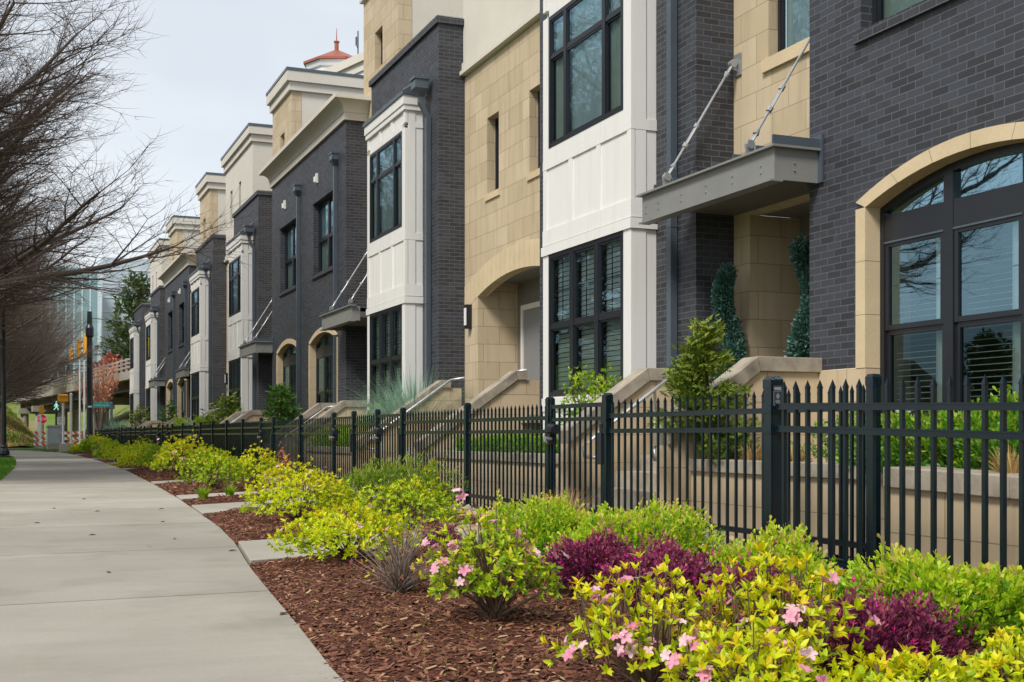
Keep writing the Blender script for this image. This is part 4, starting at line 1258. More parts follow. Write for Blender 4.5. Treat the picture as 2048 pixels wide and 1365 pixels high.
def dome_points(n, rng, w, dpt, h, seed, shell=.55, zmin=-.1, lift=.25):
    """points in the outer part of a lumpy dome, and their outward directions"""
    d = dome_dirs(n, rng, zmin)
    r = (1 + lump(d, seed)) * (1 - shell * rng.random(n) ** 2.0)
    r *= 1 + .20 * (rng.random(n) < .07)
    P = np.stack([d[:, 0] * w / 2 * r, d[:, 1] * dpt / 2 * r, lift * h + d[:, 2] * h * (1 - lift) * r], 1)
    P[:, 2] = np.maximum(P[:, 2], .02)
    return P, d
def stems(root, P, rng, mat='shrub_stem', n=40, r=.004, base=.05, name='stems'):
    m = MB(); idx = rng.choice(len(P), min(n, len(P)), replace=False)
    for i in idx:
        p = P[i]; a = rng.uniform(0, 6.28); b = np.array([math.cos(a), math.sin(a), 0]) * base * rng.random()
        mid = b * .6 + p * .4; mid[2] = p[2] * .5; mid += rng.normal(size=3) * .012
        m.tube([b, mid, p], [r * 1.7, r * 1.2, r * .6], 5, cap=False)
    return m.build(name, mat, root)
def rosettes(rng, P, D, L, nl=6, tilt=.75, up=.4):
    """whorls of pointed leaves at shoot tips"""
    n = len(P); ax = unit(D + np.array([0, 0, up]) + rng.normal(size=D.shape) * .25)
    r = rng.normal(size=ax.shape); U = unit(np.cross(ax, r)); W = np.cross(ax, U)
    pos, dr, sc, nz = [], [], [], []
    for k in range(nl):
        a = 2 * np.pi * k / nl + rng.uniform(-.4, .4, n)
        rad = U * np.cos(a)[:, None] + W * np.sin(a)[:, None]
        t = tilt + rng.uniform(-.3, .3, n)
        d = unit(ax * np.cos(t)[:, None] + rad * np.sin(t)[:, None])
        pos.append(P - ax * (k % 3)[None] * L * .10 if hasattr(k, 'shape') else P - ax * ((k % 3) * L * .12))
        dr.append(d); nz.append(unit(ax - d * np.sum(ax * d, 1, keepdims=True))); sc.append(L * rng.uniform(.45, 1.25, n))
    d = np.concatenate(dr); Z = np.concatenate(nz); X = np.cross(d, Z)
    return np.concatenate(pos), X, d, Z, np.concatenate(sc)
def flower_mesh(root, rng, P, D, size):
    """open five-lobed azalea blooms"""
    T, F = [], []
    for k in range(5):
        a = 2 * math.pi * k / 5; ca, sa = math.cos(a), math.sin(a); b = len(T)
        for (u, v, z) in ((0, 0, -.25), (.28, -.26, .02), (.28, .26, .02), (.62, -.30, .12), (.62, .30, .12), (.60, 0, .05), (.92, -.10, .02), (.92, .10, .02)):
            T.append((u * ca - v * sa, u * sa + v * ca, z))
        F += [(b, b + 1, b + 5), (b, b + 5, b + 2), (b + 1, b + 3, b + 6, b + 5), (b + 5, b + 6, b + 7), (b + 2, b + 5, b + 7, b + 4)]
    n = len(P); Z = unit(D + np.array([0, 0, .25]) + rng.normal(size=D.shape) * .3); X = unit(np.cross(Z, rng.normal(size=Z.shape))); Y = np.cross(Z, X)
    return leaf_mesh('bloom', T, F, P, X, Y, Z, size * rng.uniform(.7, 1.15, n), rng.random(n), 'pink_petal', root)

def azalea(label, loc, w, d, h, seed, n=170, L=.042, mat='azalea_leaf', blooms=0, withered=0, cat='shrub', group=None, shell=.5, nstem=40, zmin=-.05, bsize=.024, lift=.3, shoots=0):
    rng = np.random.default_rng(seed)
    root = thing('azalea_bush', label, cat, loc, group=group)
    w, d, h = w - 1.3 * L, d - 1.3 * L, h - .9 * L
    P, D = dome_points(n, rng, w, d, h, seed, shell, zmin, lift)
    if shoots:
        a = rng.uniform(0, 6.28, shoots); q = np.sqrt(rng.random(shoots)) * .42
        Ps = np.stack([np.cos(a) * q * w, np.sin(a) * q * d, h * rng.uniform(.92, 1.28, shoots) * (1 - .5 * q)], 1)
        P = np.concatenate([P, Ps]); D = np.concatenate([D, np.tile([0, 0, 1.], (shoots, 1))]); n += shoots
        sm = MB()
        for p in Ps: sm.tube([p * np.array([.75, .75, .3]), p * np.array([.93, .93, .7]), p], [.003, .0024, .002], 5, cap=False)
        sm.build('shoots', 'shrub_stem', root)
    pos, X, Y, Z, sc = rosettes(rng, P, D, L)
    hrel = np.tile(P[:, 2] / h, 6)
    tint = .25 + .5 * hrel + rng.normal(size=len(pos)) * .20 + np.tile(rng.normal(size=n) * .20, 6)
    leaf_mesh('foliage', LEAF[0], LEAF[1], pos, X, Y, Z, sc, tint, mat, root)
    stems(root, P, rng, n=nstem)
    if blooms:
        Pb, Db = dome_points(blooms, rng, w * 1.03, d * 1.03, h * 1.02, seed, .12, .2, lift)
        k = min(blooms, len(Pb)); reps = 3
        for q in range(k):
            Pc = np.repeat(Pb[q:q + 1], reps, 0) + rng.normal(size=(reps, 3)) * bsize * .6
            flower_mesh(root, rng, Pc, np.repeat(Db[q:q + 1], reps, 0), bsize)
    if withered:
        Pw, Dw = dome_points(withered, rng, w, d, h, seed + 2, .3, .0, lift)
        pw, X, Y, Z, sc = rosettes(rng, Pw, Dw, .018, 5, 1.0)
        leaf_mesh('withered_blooms', LEAF[0], LEAF[1], pw, X, Y, Z, sc, rng.random(len(pw)), 'withered_bloom', root)
    return root

def spoon_shrub(label, loc, w, d, h, seed, n=520, L=.024, mat='spoon_leaf', name='evergreen_shrub', per=9, sl=.075, group=None, tmpl=SPOON, zmin=-.1, shell=.5, tspread=.15, lift=.22, upw=.45):
    """upright little shoots set with small blunt leaves"""
    rng = np.random.default_rng(seed)
    root = thing(name, label, 'shrub', loc, group=group)
    w, d, h = w - .8 * sl, d - .8 * sl, h - .6 * sl
    P, D = dome_points(n, rng, w, d, h, seed, shell, zmin, lift)
    ax = unit(D * .7 + np.array([0, 0, upw]) + rng.normal(size=D.shape) * .3)
    pos, dr, tn, sc = [], [], [], []
    base = rng.normal(size=n) * .13
    for k in range(per):
        t = (k + .5) / per
        pos.append(P + ax * (t - .7)[..., None] * sl if hasattr(t, 'shape') else P + ax * ((t - .7) * sl))
        rad = unit(np.cross(ax, rng.normal(size=ax.shape)))
        o = .95 - .55 * t
        dr.append(unit(ax * math.cos(o) + rad * math.sin(o)))
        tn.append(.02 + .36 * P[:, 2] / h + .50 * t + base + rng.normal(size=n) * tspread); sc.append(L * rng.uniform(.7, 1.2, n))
    d_ = np.concatenate(dr); X, Y, Z = frame(d_, rng)
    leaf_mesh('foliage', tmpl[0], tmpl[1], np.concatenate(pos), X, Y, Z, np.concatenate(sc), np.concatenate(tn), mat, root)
    stems(root, P, rng, n=36, r=.0035)
    return root

def grass_tuft(label, loc, h, spread, n, seed, mat='blue_grass', mat2=None, name='grass_clump', cat='ornamental grass', wide=.007, droop=.55, group=None, d=.12):
    rng = np.random.default_rng(seed)
    root = thing(name, label, cat, loc, group=group)
    def blades(n, nm, mt, hs):
        a = rng.uniform(0, 2 * np.pi, n); r = spread * rng.random(n) ** .7
        out = np.stack([np.cos(a), np.sin(a), 0 * a], 1)
        base = out * (r * .35)[:, None] * np.array([1, 1, 0]) ; ln = h * hs * rng.uniform(.6, 1.1, n)
        side = np.cross(out, [0, 0, 1.0]); V = []; S = 5
        lean = rng.uniform(.1, 1, n) * droop
        k = S + 1
        verts = np.zeros((n, k * 2, 3))
        for i in range(k):
            t = i / S
            c = base + out * (ln * lean * t ** 1.8)[:, None] + np.array([0, 0, 1.0]) * (ln * t * (1 - .35 * lean * t))[:, None]
            wd = wide * (1 - t ** 2 * .95) * rng.uniform(.8, 1.2, n) * .5
            verts[:, 2 * i] = c - side * wd[:, None]; verts[:, 2 * i + 1] = c + side * wd[:, None]
        me = bpy.data.meshes.new(nm)
        F = np.array([(2 * i, 2 * i + 1, 2 * i + 3, 2 * i + 2) for i in range(S)], dtype=np.int32)
        lp = (F[None] + (np.arange(n, dtype=np.int32) * k * 2)[:, None, None]).reshape(-1).astype(np.int32)
        me.vertices.add(n * k * 2); me.vertices.foreach_set('co', verts.reshape(-1).astype(np.float32))
        me.loops.add(len(lp)); me.loops.foreach_set('vertex_index', lp)
        me.polygons.add(n * S); me.polygons.foreach_set('loop_start', np.arange(0, n * S * 4, 4, dtype=np.int32)); me.polygons.foreach_set('loop_total', np.full(n * S, 4, dtype=np.int32))
        me.update(calc_edges=True); me.shade_smooth()
        at = me.attributes.new('tint', 'FLOAT', 'POINT'); at.data.foreach_set('value', np.repeat(rng.random(n), k * 2).astype(np.float32))
        me.materials.append(M[mt]); o = bpy.data.objects.new(nm, me); COL.objects.link(o); o.parent = root
    blades(n, 'blades', mat, 1.0)
    if mat2: blades(n // 2, 'dead_blades', mat2, .55)
    return root

def conifer(label, loc, h, w, seed, mat='cypress_leaf', n=900, L=.10, name='dwarf_cypress', group=None, lean=0.0, droop=.1, bumps=9):
    """fans of scale-leaf sprays on tiered side boughs"""
    rng = np.random.default_rng(seed)
    root = thing(name, label, 'conifer', loc, group=group)
    m = MB(); m.tube([(0, 0, -.02), (lean * .3, 0, h * .5), (lean, 0, h * .92)], [.03 * h, .02 * h, .004], 7)
    m.build('trunk', 'bark', root)
    P, D = [], []
    nb = 46; bm = MB()
    for b in range(nb):
        t = (b + .5) / nb; z = h * (.06 + .9 * t ** .9); a = rng.uniform(0, 2 * np.pi)
        r = w / 2 * (1 - t ** 1.25) * rng.uniform(.55, 1.15) + .05 * w
        o = np.array([math.cos(a), math.sin(a), .35 - droop]); o /= np.linalg.norm(o)
        p0 = np.array([lean * t, 0, z - .12 * r]); bm.tube([p0, p0 + o * r * .8], [.006 * h + .002, .002], 5, cap=False)
        k = max(6, int(n / nb * (.4 + 1.2 * (1 - t))))
        s = rng.random(k) ** .6
        q = p0 + o * (r * s)[:, None] + rng.normal(size=(k, 3)) * (.07 * w * np.array([1, 1, .6]))
        P.append(q); D.append(unit(o + np.array([0, 0, .15]) + rng.normal(size=(k, 3)) * .55))
    bm.build('boughs', 'bark', root)
    P = np.concatenate(P); D = np.concatenate(D)
    X, Y, Z = frame(D, rng)
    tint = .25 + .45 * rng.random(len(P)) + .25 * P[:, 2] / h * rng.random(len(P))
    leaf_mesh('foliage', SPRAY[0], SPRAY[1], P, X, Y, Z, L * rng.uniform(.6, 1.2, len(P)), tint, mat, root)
    return root

# ---- front of the bed, seen large
GA, GE, GPL = 'pink azaleas in the mulch bed', 'clipped evergreens along the fence', 'purple-leaved shrubs in the bed'
def at(x, y): return (x, y, bed_z(x, y))
azalea('open pink-flowering azalea with bare stems at its foot, nearest the sidewalk', at(2.06, 5.22), .68, .62, .47, 11, n=520, L=.034, blooms=20, withered=14, shoots=14, shell=.5, nstem=60, zmin=-.05, lift=.32, bsize=.030)
def twig_bush(label, loc, w, h, seed):
    rng = np.random.default_rng(seed)
    root = thing('bare_bush', label, 'shrub', loc)
    P, D = dome_points(150, rng, w, w, h, seed, .5, .0, .2)
    stems(root, P, rng, 'grey_twig', 150, .0022, .04, 'twigs')
    i = rng.choice(150, 60, replace=False)
    p, X, Y, Z, sc = rosettes(rng, P[i], D[i], .020, 5, 1.0)
    leaf_mesh('withered_blooms', LEAF[0], LEAF[1], p, X, Y, Z, sc, rng.random(len(p)), 'withered_bloom', root)
    i = rng.choice(150, 26, replace=False)
    p, X, Y, Z, sc = rosettes(rng, P[i], D[i], .030, 4)
    leaf_mesh('foliage', LEAF[0], LEAF[1], p, X, Y, Z, sc, .6 + .3 * rng.random(len(p)), 'azalea_gold', root)
    flower_mesh(root, rng, P[:5] * np.array([1, 1, 1.05]), D[:5], .02)
    return root
twig_bush('half-dead azalea, mostly grey twigs with brown withered blooms, left of the pink-flowering one', at(1.98, 6.42), .52, .42, 12)
azalea('low yellow-green azalea spilling over the nearest walkway strip', at(2.16, 8.15), .92, .86, .38, 13, n=900, L=.036, mat='azalea_gold', blooms=4, withered=16, shoots=4, zmin=-.2, shell=.4, group=GA)
azalea('yellow-leaved azalea with scattered pink blooms at the bottom edge, right of the mulch', at(1.98, 3.62), .74, .62, .39, 14, n=280, L=.035, mat='azalea_gold', blooms=20, withered=150, shoots=40, shell=.5, zmin=.0, lift=.34, group=GA)
azalea('tall golden azalea standing up at the bottom centre, in front of the purple shrubs', at(2.36, 3.42), .60, .56, .42, 15, n=220, L=.038, mat='azalea_gold', blooms=14, withered=90, shoots=44, zmin=.0, lift=.34, group=GA)
azalea('golden azalea cut by the bottom edge, left of the nearest purple shrub', at(1.98, 2.98), .58, .52, .31, 16, n=320, L=.034, mat='azalea_gold', blooms=10, withered=16, shoots=14, zmin=.0, group=GA)
azalea('golden azalea in the bottom right corner', at(2.78, 2.80), .52, .46, .29, 17, n=320, L=.034, mat='azalea_gold', blooms=0, withered=8, shoots=12, zmin=.0, group=GA)
azalea('low golden azalea on the bottom edge under the nearest purple shrub', at(2.36, 2.82), .44, .40, .25, 18, n=240, L=.036, mat='azalea_gold', blooms=1, withered=6, zmin=.0, group=GA)
spoon_shrub('rounded bright green evergreen at the right edge, nearest the camera', at(3.60, 4.06), .86, .82, .37, 21, n=1150, L=.036, sl=.085, group=GE, shell=.4)
spoon_shrub('rounded bright green evergreen below the double fence post', at(3.68, 5.42), .80, .80, .35, 22, n=1100, L=.034, sl=.08, group=GE, shell=.4)
spoon_shrub('broad bright green evergreen before the near gate, behind the purple shrubs', at(3.50, 6.62), 1.0, .90, .42, 23, n=1300, L=.032, sl=.08, group=GE, shell=.4)
spoon_shrub('deep green evergreen just right of the river stones', at(3.62, 8.12), 1.02, .92, .40, 24, n=1200, L=.032, sl=.08, group=GE, shell=.4)
def plum(label, loc, w, h, seed, n=1100, bl=110):
    r = spoon_shrub(label, loc, w, w, h, seed, n=n, L=.027, mat='plum_leaf', name='purple_shrub', per=7, sl=.06, group=GPL, tspread=.22, zmin=.0)
    rng = np.random.default_rng(seed + 5)
    P, D = dome_points(bl, rng, w * 1.02, w * 1.02, h * 1.02, seed, .2, .1, .22)
    p, X, Y, Z, sc = rosettes(rng, P, D, .020, 7, .7)
    leaf_mesh('blooms', NEEDLE[0], NEEDLE[1], p, X, Y, Z, sc, rng.random(len(p)), 'magenta_flower', r)
plum('purple-leaved shrub with magenta blooms, behind the pink-flowering azalea', at(2.90, 5.95), .58, .34, 31)
plum('purple-leaved shrub with magenta blooms, in the middle of the bed by the tall golden azalea', at(2.92, 5.15), .60, .34, 32)
plum('dull purple shrub between the golden azaleas and the evergreen at the right', at(2.90, 4.40), .52, .30, 33, bl=40)
plum('nearest purple-leaved shrub, low in the bottom right of the picture', at(2.86, 3.56), .60, .29, 34, bl=70)
plum('small purple shrub between the yellow azalea and the river stones', at(3.25, 9.40), .42, .24, 35, n=260, bl=14)
# ---- middle of the bed
azalea('dense yellow-green rounded azalea right of the second walkway strip', at(3.50, 11.05), .98, .95, .52, 41, n=950, L=.037, mat='azalea_leaf', zmin=-.15, shell=.35, group=GA)
spoon_shrub('feathery flat-topped green shrub against the fence, behind the round azalea', at(3.95, 13.3), 1.5, 1.15, .62, 42, n=1100, L=.055, mat='fern_leaf', name='feathery_shrub', per=6, sl=.10, tmpl=NEEDLE, shell=.4, group=GE)
azalea('wide azalea with small pink blooms at the end of the double walkway strips', at(2.66, 11.95), 1.14, 1.05, .55, 43, n=950, L=.040, mat='azalea_gold', blooms=9, zmin=-.15, shell=.35, group=GA, bsize=.028)
grass_tuft('fresh lime grass tuft on the walkway strip, left one of two', at(2.47, 16.9), .20, .16, 130, 44, 'lime_leaf', name='lily_tuft', cat='plant', wide=.016, droop=.9, group='lime grass tufts')
grass_tuft('fresh lime grass tuft on the walkway strip, right one of two', at(2.89, 17.3), .18, .15, 120, 45, 'lime_leaf', name='lily_tuft', cat='plant', wide=.016, droop=.9, group='lime grass tufts')
azalea('dense green mound just beyond the two lime grass tufts', at(3.08, 19.95), .95, .95, .64, 46, n=800, L=.045, mat='azalea_leaf', zmin=-.2, shell=.3, group=GA)
azalea('yellow-green shrub by the fence, right of the dense green mound', at(3.95, 21.2), .95, .9, .62, 47, n=560, L=.046, mat='azalea_gold', zmin=-.1, shell=.35, group=GA)
azalea('tall azalea with pink blooms and a raised shoot, left of the dense green mound', at(3.35, 26.0), 1.20, 1.1, .80, 48, n=750, L=.05, mat='azalea_gold', blooms=14, zmin=-.15, shell=.35, group=GA, bsize=.036)
def rusty(label, loc):
    rng = np.random.default_rng(49); root = thing('dried_shrub', label, 'shrub', loc)
    P, D = dome_points(150, rng, .34, .34, .62, 49, .5, -.1, .3)
    stems(root, P, rng, 'shrub_stem', 50, .003); p, X, Y, Z, sc = rosettes(rng, P, D, .05, 5)
    leaf_mesh('dead_foliage', NEEDLE[0], NEEDLE[1], p, X, Y, Z, sc, rng.random(len(p)), 'peach_leaf', root)
rusty('dried rusty-orange shrub close to the fence', at(4.75, 22.6))
grass_tuft('straw-coloured grass tuft standing before the near gate', at(4.45, 9.6), .46, .32, 320, 50, 'straw', 'lawn_blade', wide=.007, droop=.6)
MID = [(4.05, 28.2, 1.1, .62, 'azalea_leaf', 'green mound by the fence beyond the tall pink azalea'),
       (3.25, 34.8, 1.0, .56, 'azalea_gold', 'yellow azalea beside the sidewalk bend, before the dense green row'),
       (3.72, 33.0, 1.1, .64, 'lime_leaf', 'lime-green rounded shrub against the fence, midway along the bed'),
       (3.62, 37.6, 1.2, .66, 'azalea_leaf', 'broad green azalea midway along the bed, near the fourth strip'),
       (4.05, 38.4, 1.1, .62, 'lime_leaf', 'lime shrub tucked against the fence midway along'),
       (3.4, 41.2, 1.1, .62, 'azalea_gold', 'yellow-green shrub at the far end of the dense planting'),
       (4.3, 44.0, 1.2, .72, 'azalea_leaf', 'green shrub by the fence, far along the bed'),
       (3.75, 50.6, 1.2, .72, 'lime_leaf', 'lime shrub right of the far purple one'),
       (4.2, 57.5, 1.4, .74, 'azalea_leaf', 'green shrub left of the far purple one'),
       (3.9, 63.0, 1.3, .72, 'lime_leaf', 'lime shrub near the dark pole'),
       (3.55, 66.0, 1.0, .50, 'azalea_gold', 'small yellow shrub where the bed ends by the white pole'),
       (4.35, 68.0, 1.5, .90, 'azalea_leaf', 'round green shrub in front of the dark pole base')]
for i, (x, y, w, h, mt, lb) in enumerate(MID):
    azalea(lb, at(x, y), w, w, h, 60 + i, n=420, L=.055 if y < 45 else .10, mat=mt, zmin=-.15, shell=.3, nstem=10, group='distant mounds in the bed')
spoon_shrub('far purple shrub among lime ones', at(3.9, 54.3), 1.1, 1.1, .55, 80, n=200, L=.06, mat='plum_leaf', name='purple_shrub', per=5, sl=.10, group=GPL)

# ---- planting behind the fence, on the terrace
ZT = .63
GH = 'shrubs in the raised planters'
conifer('dwarf golden cypress with reddish tips, left of the near corner fence posts', (5.83, 9.50, ZT), 1.30, .84, 101, n=5200, L=.085, lean=-.10)
spoon_shrub('leafy hedge at the right edge below the big arched window', (5.95, 6.10, .60), 1.15, 2.9, .54, 102, n=2600, L=.045, mat='hedge_leaf', name='hedge', per=8, sl=.11, group=GH, shell=.35)
spoon_shrub('lower bronze and green hedge left of the near corner hedge', (6.45, 7.95, ZT), .9, 1.5, .52, 103, n=620, L=.034, mat='hedge_leaf', name='hedge', per=8, sl=.09, group=GH, shell=.35)
grass_tuft('bright green broad-leaved plant behind the fence post at right', (5.98, 7.15, ZT), .34, .22, 90, 104, 'lime_leaf', name='lily_tuft', cat='plant', wide=.03, droop=.7)
for i, (x, y, l) in enumerate(((5.95, 9.0, 'straw tuft on the planter edge under the golden cypress'), (5.98, 8.45, 'golden straw tuft on the planter edge, just left of the double posts'), (5.25, 5.35, 'dry straw tuft on the thick grey planter cap at right'))):
    grass_tuft(l, (x, y, .62), .24, .2, 170, 105 + i, 'straw', wide=.008, droop=1.0, group='straw tufts')
spoon_shrub('dark green hedge behind the fence under the stone front', (6.12, 14.9, ZT), .85, 3.3, .34, 108, n=1000, L=.04, mat='hedge_leaf', name='hedge', per=7, sl=.10, group=GH, shell=.35)
azalea('airy lime bush in front of the nearest white bay window', (6.38, 12.95, ZT), .85, 1.0, 1.08, 109, n=460, L=.05, mat='lime_leaf', shell=.6, nstem=60, zmin=-.1, lift=.42, group=GH)
grass_tuft('large blue-green ornamental grass at the foot of the second white bay', (6.75, 20.95, ZT), 1.55, 1.25, 1500, 110, 'blue_grass', 'straw', wide=.011, droop=1.0)
grass_tuft('blue-green ornamental grass beside the arched porch stairs', (6.25, 20.85, ZT), 1.1, .9, 600, 111, 'blue_grass', 'straw', wide=.011, droop=.9)
azalea('lime bush under the second white bay window', (6.5, 22.3, ZT), .9, 1.1, .85, 112, n=200, L=.075, mat='lime_leaf', shell=.5, zmin=.0, nstem=20, group=GH)
spoon_shrub('yellow-tipped hedge along the fence before the second canopy', (6.05, 24.0, ZT), .8, 2.3, .50, 113, n=600, L=.06, mat='lime_leaf', name='hedge', per=6, sl=.13, group=GH, shell=.35)
conifer('dark green dwarf conifer before the arched windows of the pale-corniced house', (6.5, 31.2, ZT), 1.55, 1.25, 114, 'juniper_leaf', n=2000, L=.15)
spoon_shrub('low green shrub left of the dark dwarf conifer', (6.3, 33.6, ZT), 1.0, 1.6, .45, 115, n=350, L=.07, mat='hedge_leaf', name='hedge', per=6, sl=.12, group=GH)
conifer('spreading bronze conifer below the third white bay', (6.5, 39.2, ZT), 1.55, 1.7, 116, 'cypress_leaf', n=1500, L=.19)
spoon_shrub('lime hedge below the third white bay, beside the bronze conifer', (6.4, 42.6, ZT), 1.1, 3.2, .95, 117, n=600, L=.09, mat='lime_leaf', name='hedge', per=6, sl=.17, group=GH, shell=.35)
spoon_shrub('lime hedge below the fourth white bay', (6.4, 49.0, ZT), 1.1, 3.0, .95, 118, n=450, L=.11, mat='lime_leaf', name='hedge', per=6, sl=.2, group=GH, shell=.35)
grass_tuft('blue-green grass between the third and fourth white bays', (6.4, 46.3, ZT), .95, .9, 300, 119, 'blue_grass', wide=.02, droop=.8)
conifer('small dark conifer before the far brick house', (6.6, 55.3, ZT), 1.7, 1.2, 120, 'juniper_leaf', n=500, L=.22)
conifer('bronze conifer at the farthest canopied stairs', (6.4, 65.3, ZT), 1.7, 1.9, 121, 'cypress_leaf', n=500, L=.26)
spoon_shrub('low lime hedge before the farthest canopy', (6.2, 60.2, ZT), 1.1, 3.0, .55, 122, n=350, L=.12, mat='lime_leaf', name='hedge', per=5, sl=.2, group=GH)
grass_tuft('blue-green grass at the far end of the row', (6.0, 74.5, ZT), 1.3, 1.6, 420, 123, 'blue_grass', wide=.03, droop=.8)

# ---- spiral topiaries flanking the near entry
def topiary(label, loc, h, seed, ph):
    rng = np.random.default_rng(seed); root = thing('spiral_topiary', label, 'topiary', loc, group='spiral topiaries')
    n = 7500; t = rng.random(n); a = ph + t * 2 * np.pi * 1.25
    rr = .072 * (1 - .1 * t); c = np.stack([rr * np.cos(a), rr * np.sin(a), .12 + (h - .12) * t], 1)
    d = dome_dirs(n, rng, -1) * rng.uniform(.75, 1.2, n)[:, None]; P = c + d * (.100 * (1 - .22 * t))[:, None]
    D = unit(d + np.array([0, 0, .3]) + rng.normal(size=d.shape) * .4); X, Y, Z = frame(D, rng)
    leaf_mesh('foliage', SPOON[0], SPOON[1], P, X, Y, Z, .040 * rng.uniform(.6, 1.4, n), .15 + .7 * rng.random(n) ** 1.5, 'topiary_leaf', root)
    m = MB(); m.tube([(0, 0, .2), (0, 0, h * .95)], .012, 6); m.build('stem', 'bark', root)
    m = MB(); m.lathe([(.10, 0), (.14, .22), (.15, .24), (.13, .24), (.12, .2)], n=14); m.build('pot', 'pole_black', root)
topiary('twisted spiral topiary left of the near stone entry', (7.42, 11.72, 1.2), 1.50, 131, 2.6)
topiary('twisted spiral topiary right of the near stone entry, against the brick corner', (7.42, 10.28, 1.2), 1.62, 132, 0.6)

# ---- loose ground cover
def scatter_bed(n, ymin, ymax, seed, pw=1.0):
    rng = np.random.default_rng(seed)
    y = ymin + (ymax - ymin) * rng.random(n) ** pw
    r = np.array([interp(RX, v) for v in y]); x = r - .01 + (4.75 - r) * rng.random(n) ** 1.25 - np.where(rng.random(n) < .02, .10 * rng.random(n) ** 2, 0)
    ok = np.ones(n, bool)
    for w in WALKS:
        t = (x - w[0][0]) / (w[1][0] - w[0][0]); lo = w[0][1] + t * (w[1][1] - w[0][1]); hi = w[3][1] + t * (w[2][1] - w[3][1])
        ok &= ~((y > lo + .03 * rng.normal(size=n)) & (y < hi + .03 * rng.normal(size=n)))
    x, y = x[ok], y[ok]
    z = np.array([bed_z(a, b) for a, b in zip(x, y)])
    return np.stack([x, y, z], 1), rng
CHIP = ([(-.5, -.12, 0), (.45, -.16, .02), (.5, .10, 0), (-.42, .16, .03), (-.3, -.05, .12), (.32, .02, .10)], [(0, 1, 5, 4), (1, 2, 5), (2, 3, 4, 5), (3, 0, 4)])
P1, rng = scatter_bed(42000, 3.4, 14.5, 201, 1.5)
P2, _ = scatter_bed(9000, 14.5, 40, 202)
P = np.concatenate([P1, P2]); n = len(P)
a = rng.uniform(0, np.pi, n) * .8 - .6 + rng.normal(size=n) * .3
Y = unit(np.stack([-np.sin(a), np.cos(a), rng.normal(size=n) * .25], 1)); X = unit(np.stack([np.cos(a), np.sin(a), rng.normal(size=n) * .28], 1)); Z = np.cross(X, Y)
sz = np.where(np.arange(n) < len(P1), .033, .055) * rng.uniform(.4, 1.5, n) ** 1.3
leaf_mesh('mulch_chips', CHIP[0], CHIP[1], P + np.array([0, 0, .004]), X, Y, Z, sz, rng.random(n), 'mulch_chip', kind='stuff', smooth=False)
# seedlings in the mulch
rng = np.random.default_rng(203); n = 420
cx = rng.uniform(1.35, 2.6, n); cy = rng.uniform(4.0, 7.2, n); ok = cx > np.array([interp(RX, v) for v in cy]) + .1; cx, cy = cx[ok], cy[ok]; n = len(cx)
P = np.stack([cx, cy, np.array([bed_z(a_, b_) for a_, b_ in zip(cx, cy)]) + .012], 1)
p, X, Y, Z, sc = rosettes(rng, P, np.tile([0, 0, 1.0], (n, 1)), .010, 3, 1.1)
leaf_mesh('seedlings', SPOON[0], SPOON[1], p, X, Y, Z, sc, .6 + .4 * rng.random(len(p)), 'lime_leaf', kind='stuff')
# river stones along the foot of the fence
bmz = bmesh.new(); bmesh.ops.create_icosphere(bmz, subdivisions=2, radius=.5); ST = [tuple(v.co) for v in bmz.verts]; SF = [tuple(v.index for v in f.verts) for f in bmz.faces]; bmz.free()
rng = np.random.default_rng(204); n = 2200
y = 3.6 + 22 * rng.random(n) ** 1.4; x = 3.85 + 1.75 * rng.random(n)
X = unit(np.stack([rng.normal(size=n), rng.normal(size=n), .2 * rng.normal(size=n)], 1)); Y = unit(np.cross(np.tile([0, 0, 1.], (n, 1)), X)); Z = np.cross(X, Y)
s = rng.uniform(.06, .13, n)
leaf_mesh('river_stones', ST, SF, np.stack([x, y, .0 + .025 * rng.random(n)], 1), X, Y, Z, np.stack([s * 1.3, s * .9, s * .55], 1), np.where(rng.random(n) < .08, 1., .75 * rng.random(n)), 'river_stone', kind='stuff')
# lawn blades by the lamp
rng = np.random.default_rng(205); n = 26000
y = 24 + 40 * rng.random(n); l = np.array([interp(LX, v) for v in y]); x = l - .01 - 1.2 * rng.random(n) ** 1.5
D = unit(np.stack([rng.normal(size=n) * .4, rng.normal(size=n) * .4, np.ones(n)], 1)); X, Y, Z = frame(D, rng)
leaf_mesh('lawn_grass', NEEDLE[0], NEEDLE[1], np.stack([x, y, np.full(n, -.01)], 1), X, Y, Z, np.stack([np.full(n, .08), .09 * rng.uniform(.6, 1.3, n), np.full(n, .08)], 1), rng.random(n), 'lawn_blade', kind='stuff')
rng = np.random.default_rng(206); n = 9000
y = 66 + 20 * rng.random(n); r = np.array([interp(RX, v) for v in y]); x = r + .05 + 3.2 * rng.random(n)
D = unit(np.stack([rng.normal(size=n) * .4, rng.normal(size=n) * .4, np.ones(n)], 1)); X, Y, Z = frame(D, rng)
leaf_mesh('verge_grass', NEEDLE[0], NEEDLE[1], np.stack([x, y, np.full(n, -.02)], 1), X, Y, Z, np.stack([np.full(n, .12), .10 * rng.uniform(.6, 1.3, n), np.full(n, .1)], 1), rng.random(n), 'lawn_blade', kind='stuff')
